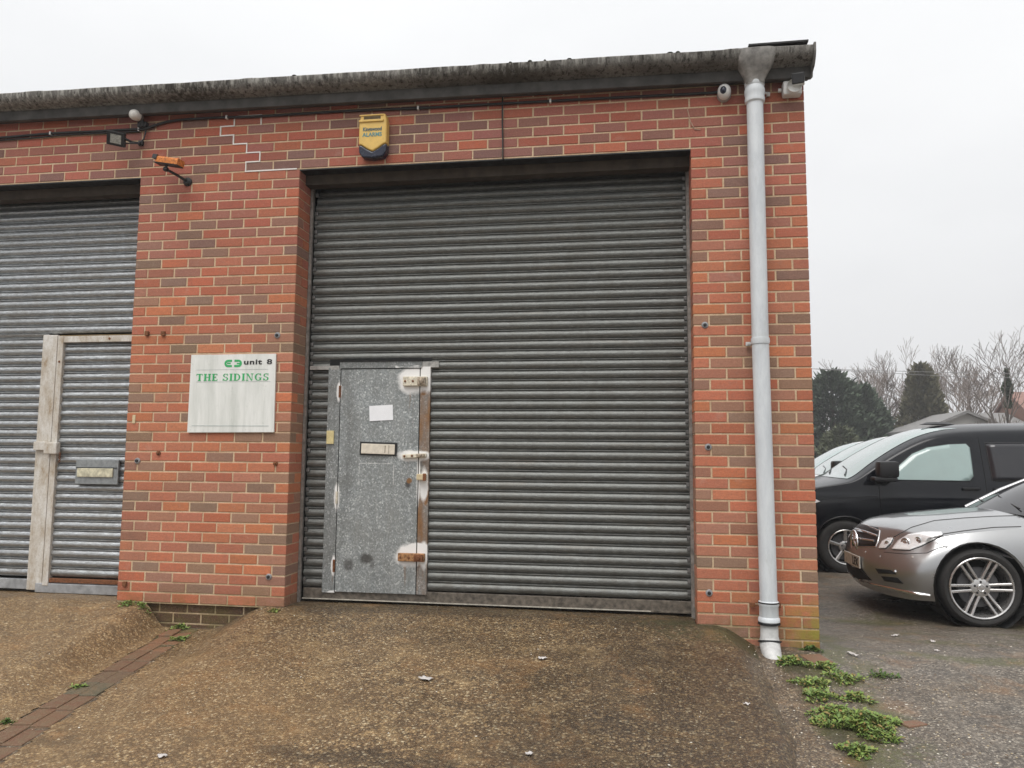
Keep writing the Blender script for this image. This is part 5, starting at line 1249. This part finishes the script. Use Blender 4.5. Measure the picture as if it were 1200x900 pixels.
for a in (('bare_tree',15.4,47,7.6,'leafless pale tree left of the narrow pointed conifer',11),('bare_tree',19.3,48,8.3,'leafless tree right of the narrow pointed conifer',12),('bare_tree',21.2,50,8.8,'taller leafless tree behind the grey roofed house',13),('bare_tree',24.2,54,9.8,'leafless tree behind the pollarded tree',14),('bare_tree',26.8,52,10.0,'leafless tree at the right picture edge above the brick house',15),('bare_tree',17.0,55,8.8,'leafless tree standing behind the narrow pointed conifer',16),('bare_tree',31,52,9.5,'leafless tree beyond the brick house',18),('bare_tree',22.6,56,9.8,'leafless tree between the tallest bare one and the pollarded tree',23),('bare_tree',13.6,52,7.6,'leafless tree rising just behind the lower dark conifer',25)):
    bare(*a,spread=.62,depth=6,trunk=.24,multi=2 if a[5]%2 else 1)
bare('ivy_tree',18.95,38,9.2,'bare tree with a dark ivy-covered trunk at upper right',21,spread=.75,mat=M_bark2,depth=5,trunk=.17,ivy=(4.3,6.3,.34),lean=.0)
bare('pollarded_tree',18.0,37,3.6,'pollarded tree with thick bare upright limbs beneath the ivy-clad one',22,spread=.42,mat=M_bark2,depth=5,trunk=.20,multi=5,stub=False)
# twiggy thicket far behind: uncountable
b=MB(); rg=random.Random(9)
for i in range(5200):
    x=rg.uniform(-12,50); y=62+rg.uniform(-2,3); h=rg.uniform(2.2,7.2)*(.8+.25*math.sin(x*.7)); z=GZ+rg.uniform(.0,h-1.2); a=rg.gauss(0,.5)
    b.tube([(x,y,z),(x+a*.5,y,z+.9),(x+a*1.3+rg.gauss(0,.2),y,z+1.9)],[.030,.022,.010],3,False)
tag(b.build('thicket',simple('twig_haze_colour',(.26,.225,.20),.9),None),'far-off leafless thicket forming a pale tangle behind the yard',None,None,'stuff')
b=MB(); rg=random.Random(10)
for i in range(11000):
    x=rg.uniform(-30,55); y=56+rg.uniform(-.7,.7); z=GZ+2.9*rg.random()*(.8+.2*nz(x*.5,0)); s=rg.uniform(.10,.22); u=Vector((rg.gauss(0,1),rg.gauss(0,1),rg.gauss(0,1))).normalized()*s; v=u.orthogonal().normalized()*s*.7
    p=Vector((x,y,z)); b.add([p-u,p-v,p+u,p+v],[(0,1,2,3)])
tag(b.build('hedge',mat_leaf('brown_hedge',(.11,.09,.06),(.19,.155,.11))),'brown winter hedge running behind the parked vans','hedge')

# ------------------------------------------------------------------ HOUSES, WIRES
def house(x0,x1,y0,y1,ze,zr,wallm,roofm,label,along='x',oy=0):
    r=empty('house',((x0+x1)/2,y0,GZ),label,'house'); b=MB(); b.box(x0,x1,y0,y1,GZ,ze); b.build('wall',wallm,r)
    xm=(x0+x1)/2; ym=(y0+y1)/2; b=MB()
    if along=='y':   # gable faces camera
        g_=MB(); g_.prism([(x0,ze),(x1,ze),(xm,zr-.1)],1,y0,y0+.1); g_.build('gable',wallm,r)
        for s in (0,1):
            xa,xb=(x0-.3,xm) if s==0 else (x1+.3,xm); k=(zr-ze)/(xm-x0); za=ze-.3*k
            b.add([(xa,y0-.3,za),(xb,y0-.3,zr),(xb,y1+.3,zr),(xa,y1+.3,za),(xa,y0-.3,za-.15),(xb,y0-.3,zr-.15),(xb,y1+.3,zr-.15),(xa,y1+.3,za-.15)],[(0,1,2,3),(4,7,6,5),(0,4,5,1),(3,2,6,7),(0,3,7,4)])
    else:
        b.prism([(y0-.3,ze-.1),(ym,zr),(y1+.3,ze-.1),(y1+.3,ze-.25),(ym,zr-.2),(y0-.3,ze-.25)],0,x0-.2,x1+.2); g_=MB(); g_.prism([(y0,ze-.1),(ym,zr-.15),(y1,ze-.1)],0,x0,x1); g_.build('gable',wallm,r)
    rf=b.build('roof',roofm,r)
    w=MB()
    for k in range(3):
        cx=x0+(x1-x0)*(k+.5)/3; w.box(cx-.5,cx+.5,y0-.03,y0+.02,1.0,2.1)
    wn=w.build('window',simple('house_window',(.08,.09,.1),.2),r)
    return r
M_slate=simple('grey_tiles',(.22,.215,.21),.8,var=.15,sc=4); M_rend=simple('pale_render',(.42,.41,.39),.8,var=.06); M_hbr=simple('house_brick',(.30,.17,.13),.85,var=.2,sc=8); M_rt=simple('red_roof_tiles',(.24,.14,.115),.85,var=.25,sc=5)
house(15.2,19.3,39,47,2.95,3.85,M_rend,M_slate,'pale house with a grey gabled roof beyond the black van','y')
house(19.6,22.6,44,50,3.3,4.2,M_rend,M_slate,'small grey roofed outbuilding between the two houses','x')
house(23.0,31,43.5,50,3.5,5.5,M_hbr,M_rt,'brick house with a red tiled roof at the right picture edge','x')
def wire(y,pts,lab):
    b=MB(); P=[atY(px,py,y) for px,py in pts]; P=[P[0]+(P[0]-P[1])*9]+P+[P[-1]+(P[-1]-P[-2])*7]; b.tube(P,.012,5); tag(b.build('overhead_cable',simple('far_wire',(.22,.22,.22),.7)),lab,'cable','overhead cables beyond the yard')
wire(33,[(1020,434),(1110,436.5),(1200,438)],'highest overhead cable crossing in front of the bare trees')
wire(33,[(1020,436),(1110,441),(1200,443)],'lowest overhead cable crossing in front of the bare trees')

# ------------------------------------------------------------------ HAZE
b=MB(); b.box(-40,70,-12,72,-1.6,16); t=NT('haze'); t.t.nodes.remove(t.b); pv=t.n('ShaderNodeVolumePrincipled'); pv.inputs['Density'].default_value=.0022; pv.inputs['Color'].default_value=(.86,.87,.89,1); t.l(pv.outputs[0],t.out.inputs['Volume'])
tag(b.build('haze',t.m),'thin grey winter mist in the air over the yard',None,None,'stuff')
# ------------------------------------------------------------------ LIGHT
SUN_EL=R(62); SUN_DIR=Vector((-.30,-1.0,0)).normalized()      # towards the sun
sd=(SUN_DIR*math.cos(SUN_EL)+Vector((0,0,math.sin(SUN_EL)))).normalized()
l=bpy.data.lights.new('sun','SUN'); l.energy=1.5; l.angle=R(40); l.color=(1,.97,.93); lo=bpy.data.objects.new('sun',l); COL.objects.link(lo); lo.rotation_euler=sd.to_track_quat('Z','Y').to_euler()
w=bpy.data.worlds.new('World'); S.world=w; w.use_nodes=True; nt=w.node_tree; nt.nodes.clear()
N=nt.nodes.new; out=N('ShaderNodeOutputWorld'); bg=N('ShaderNodeBackground'); sky=N('ShaderNodeTexSky'); sky.sky_type='NISHITA'; sky.sun_disc=False; sky.sun_elevation=SUN_EL; sky.sun_rotation=math.atan2(SUN_DIR.x,SUN_DIR.y); sky.air_density=2; sky.dust_density=6
hs=N('ShaderNodeHueSaturation'); hs.inputs['Saturation'].default_value=.12; nt.links.new(sky.outputs[0],hs.inputs['Color'])
tc=N('ShaderNodeTexCoord'); mp=N('ShaderNodeMapping'); mp.inputs['Scale'].default_value=(1,1,2.5); nt.links.new(tc.outputs['Generated'],mp.inputs[0]); nz_=N('ShaderNodeTexNoise'); nz_.inputs['Scale'].default_value=1.3; nz_.inputs['Detail'].default_value=5; nt.links.new(mp.outputs[0],nz_.inputs['Vector'])
rp=N('ShaderNodeValToRGB'); rp.color_ramp.elements[0].position=.35; rp.color_ramp.elements[0].color=(.93,.935,.945,1); rp.color_ramp.elements[1].position=.65; rp.color_ramp.elements[1].color=(1.06,1.06,1.06,1); nt.links.new(nz_.outputs['Fac'],rp.inputs[0])
sx=N('ShaderNodeSeparateXYZ'); nt.links.new(tc.outputs['Generated'],sx.inputs[0])
el=N('ShaderNodeValToRGB'); nt.links.new(sx.outputs[2],el.inputs[0]); E=el.color_ramp.elements; E[0].position=0; E[0].color=(.51,.51,.52,1); E[1].position=1; E[1].color=(1,1,1,1); e3=E.new(.25); e3.color=(.60,.605,.615,1); e3=E.new(.55); e3.color=(.72,.725,.73,1)
vm=N('ShaderNodeVectorMath'); vm.operation='MULTIPLY'; nt.links.new(rp.outputs[0],vm.inputs[0]); nt.links.new(el.outputs[0],vm.inputs[1])
vs_=N('ShaderNodeVectorMath'); vs_.operation='SCALE'; vs_.inputs['Scale'].default_value=10.2; nt.links.new(vm.outputs[0],vs_.inputs[0]); rp=vs_
mx=N('ShaderNodeMix'); mx.data_type='RGBA'; mx.inputs[0].default_value=.93; nt.links.new(hs.outputs[0],mx.inputs[6]); nt.links.new(rp.outputs[0],mx.inputs[7])
nt.links.new(mx.outputs[2],bg.inputs[0]); bg.inputs[1].default_value=.1; nt.links.new(bg.outputs[0],out.inputs[0])
S.view_settings.view_transform='Standard'; S.view_settings.look='None'; S.view_settings.gamma=1; S.view_settings.exposure=.55
S.render.resolution_x=1024; S.render.resolution_y=768
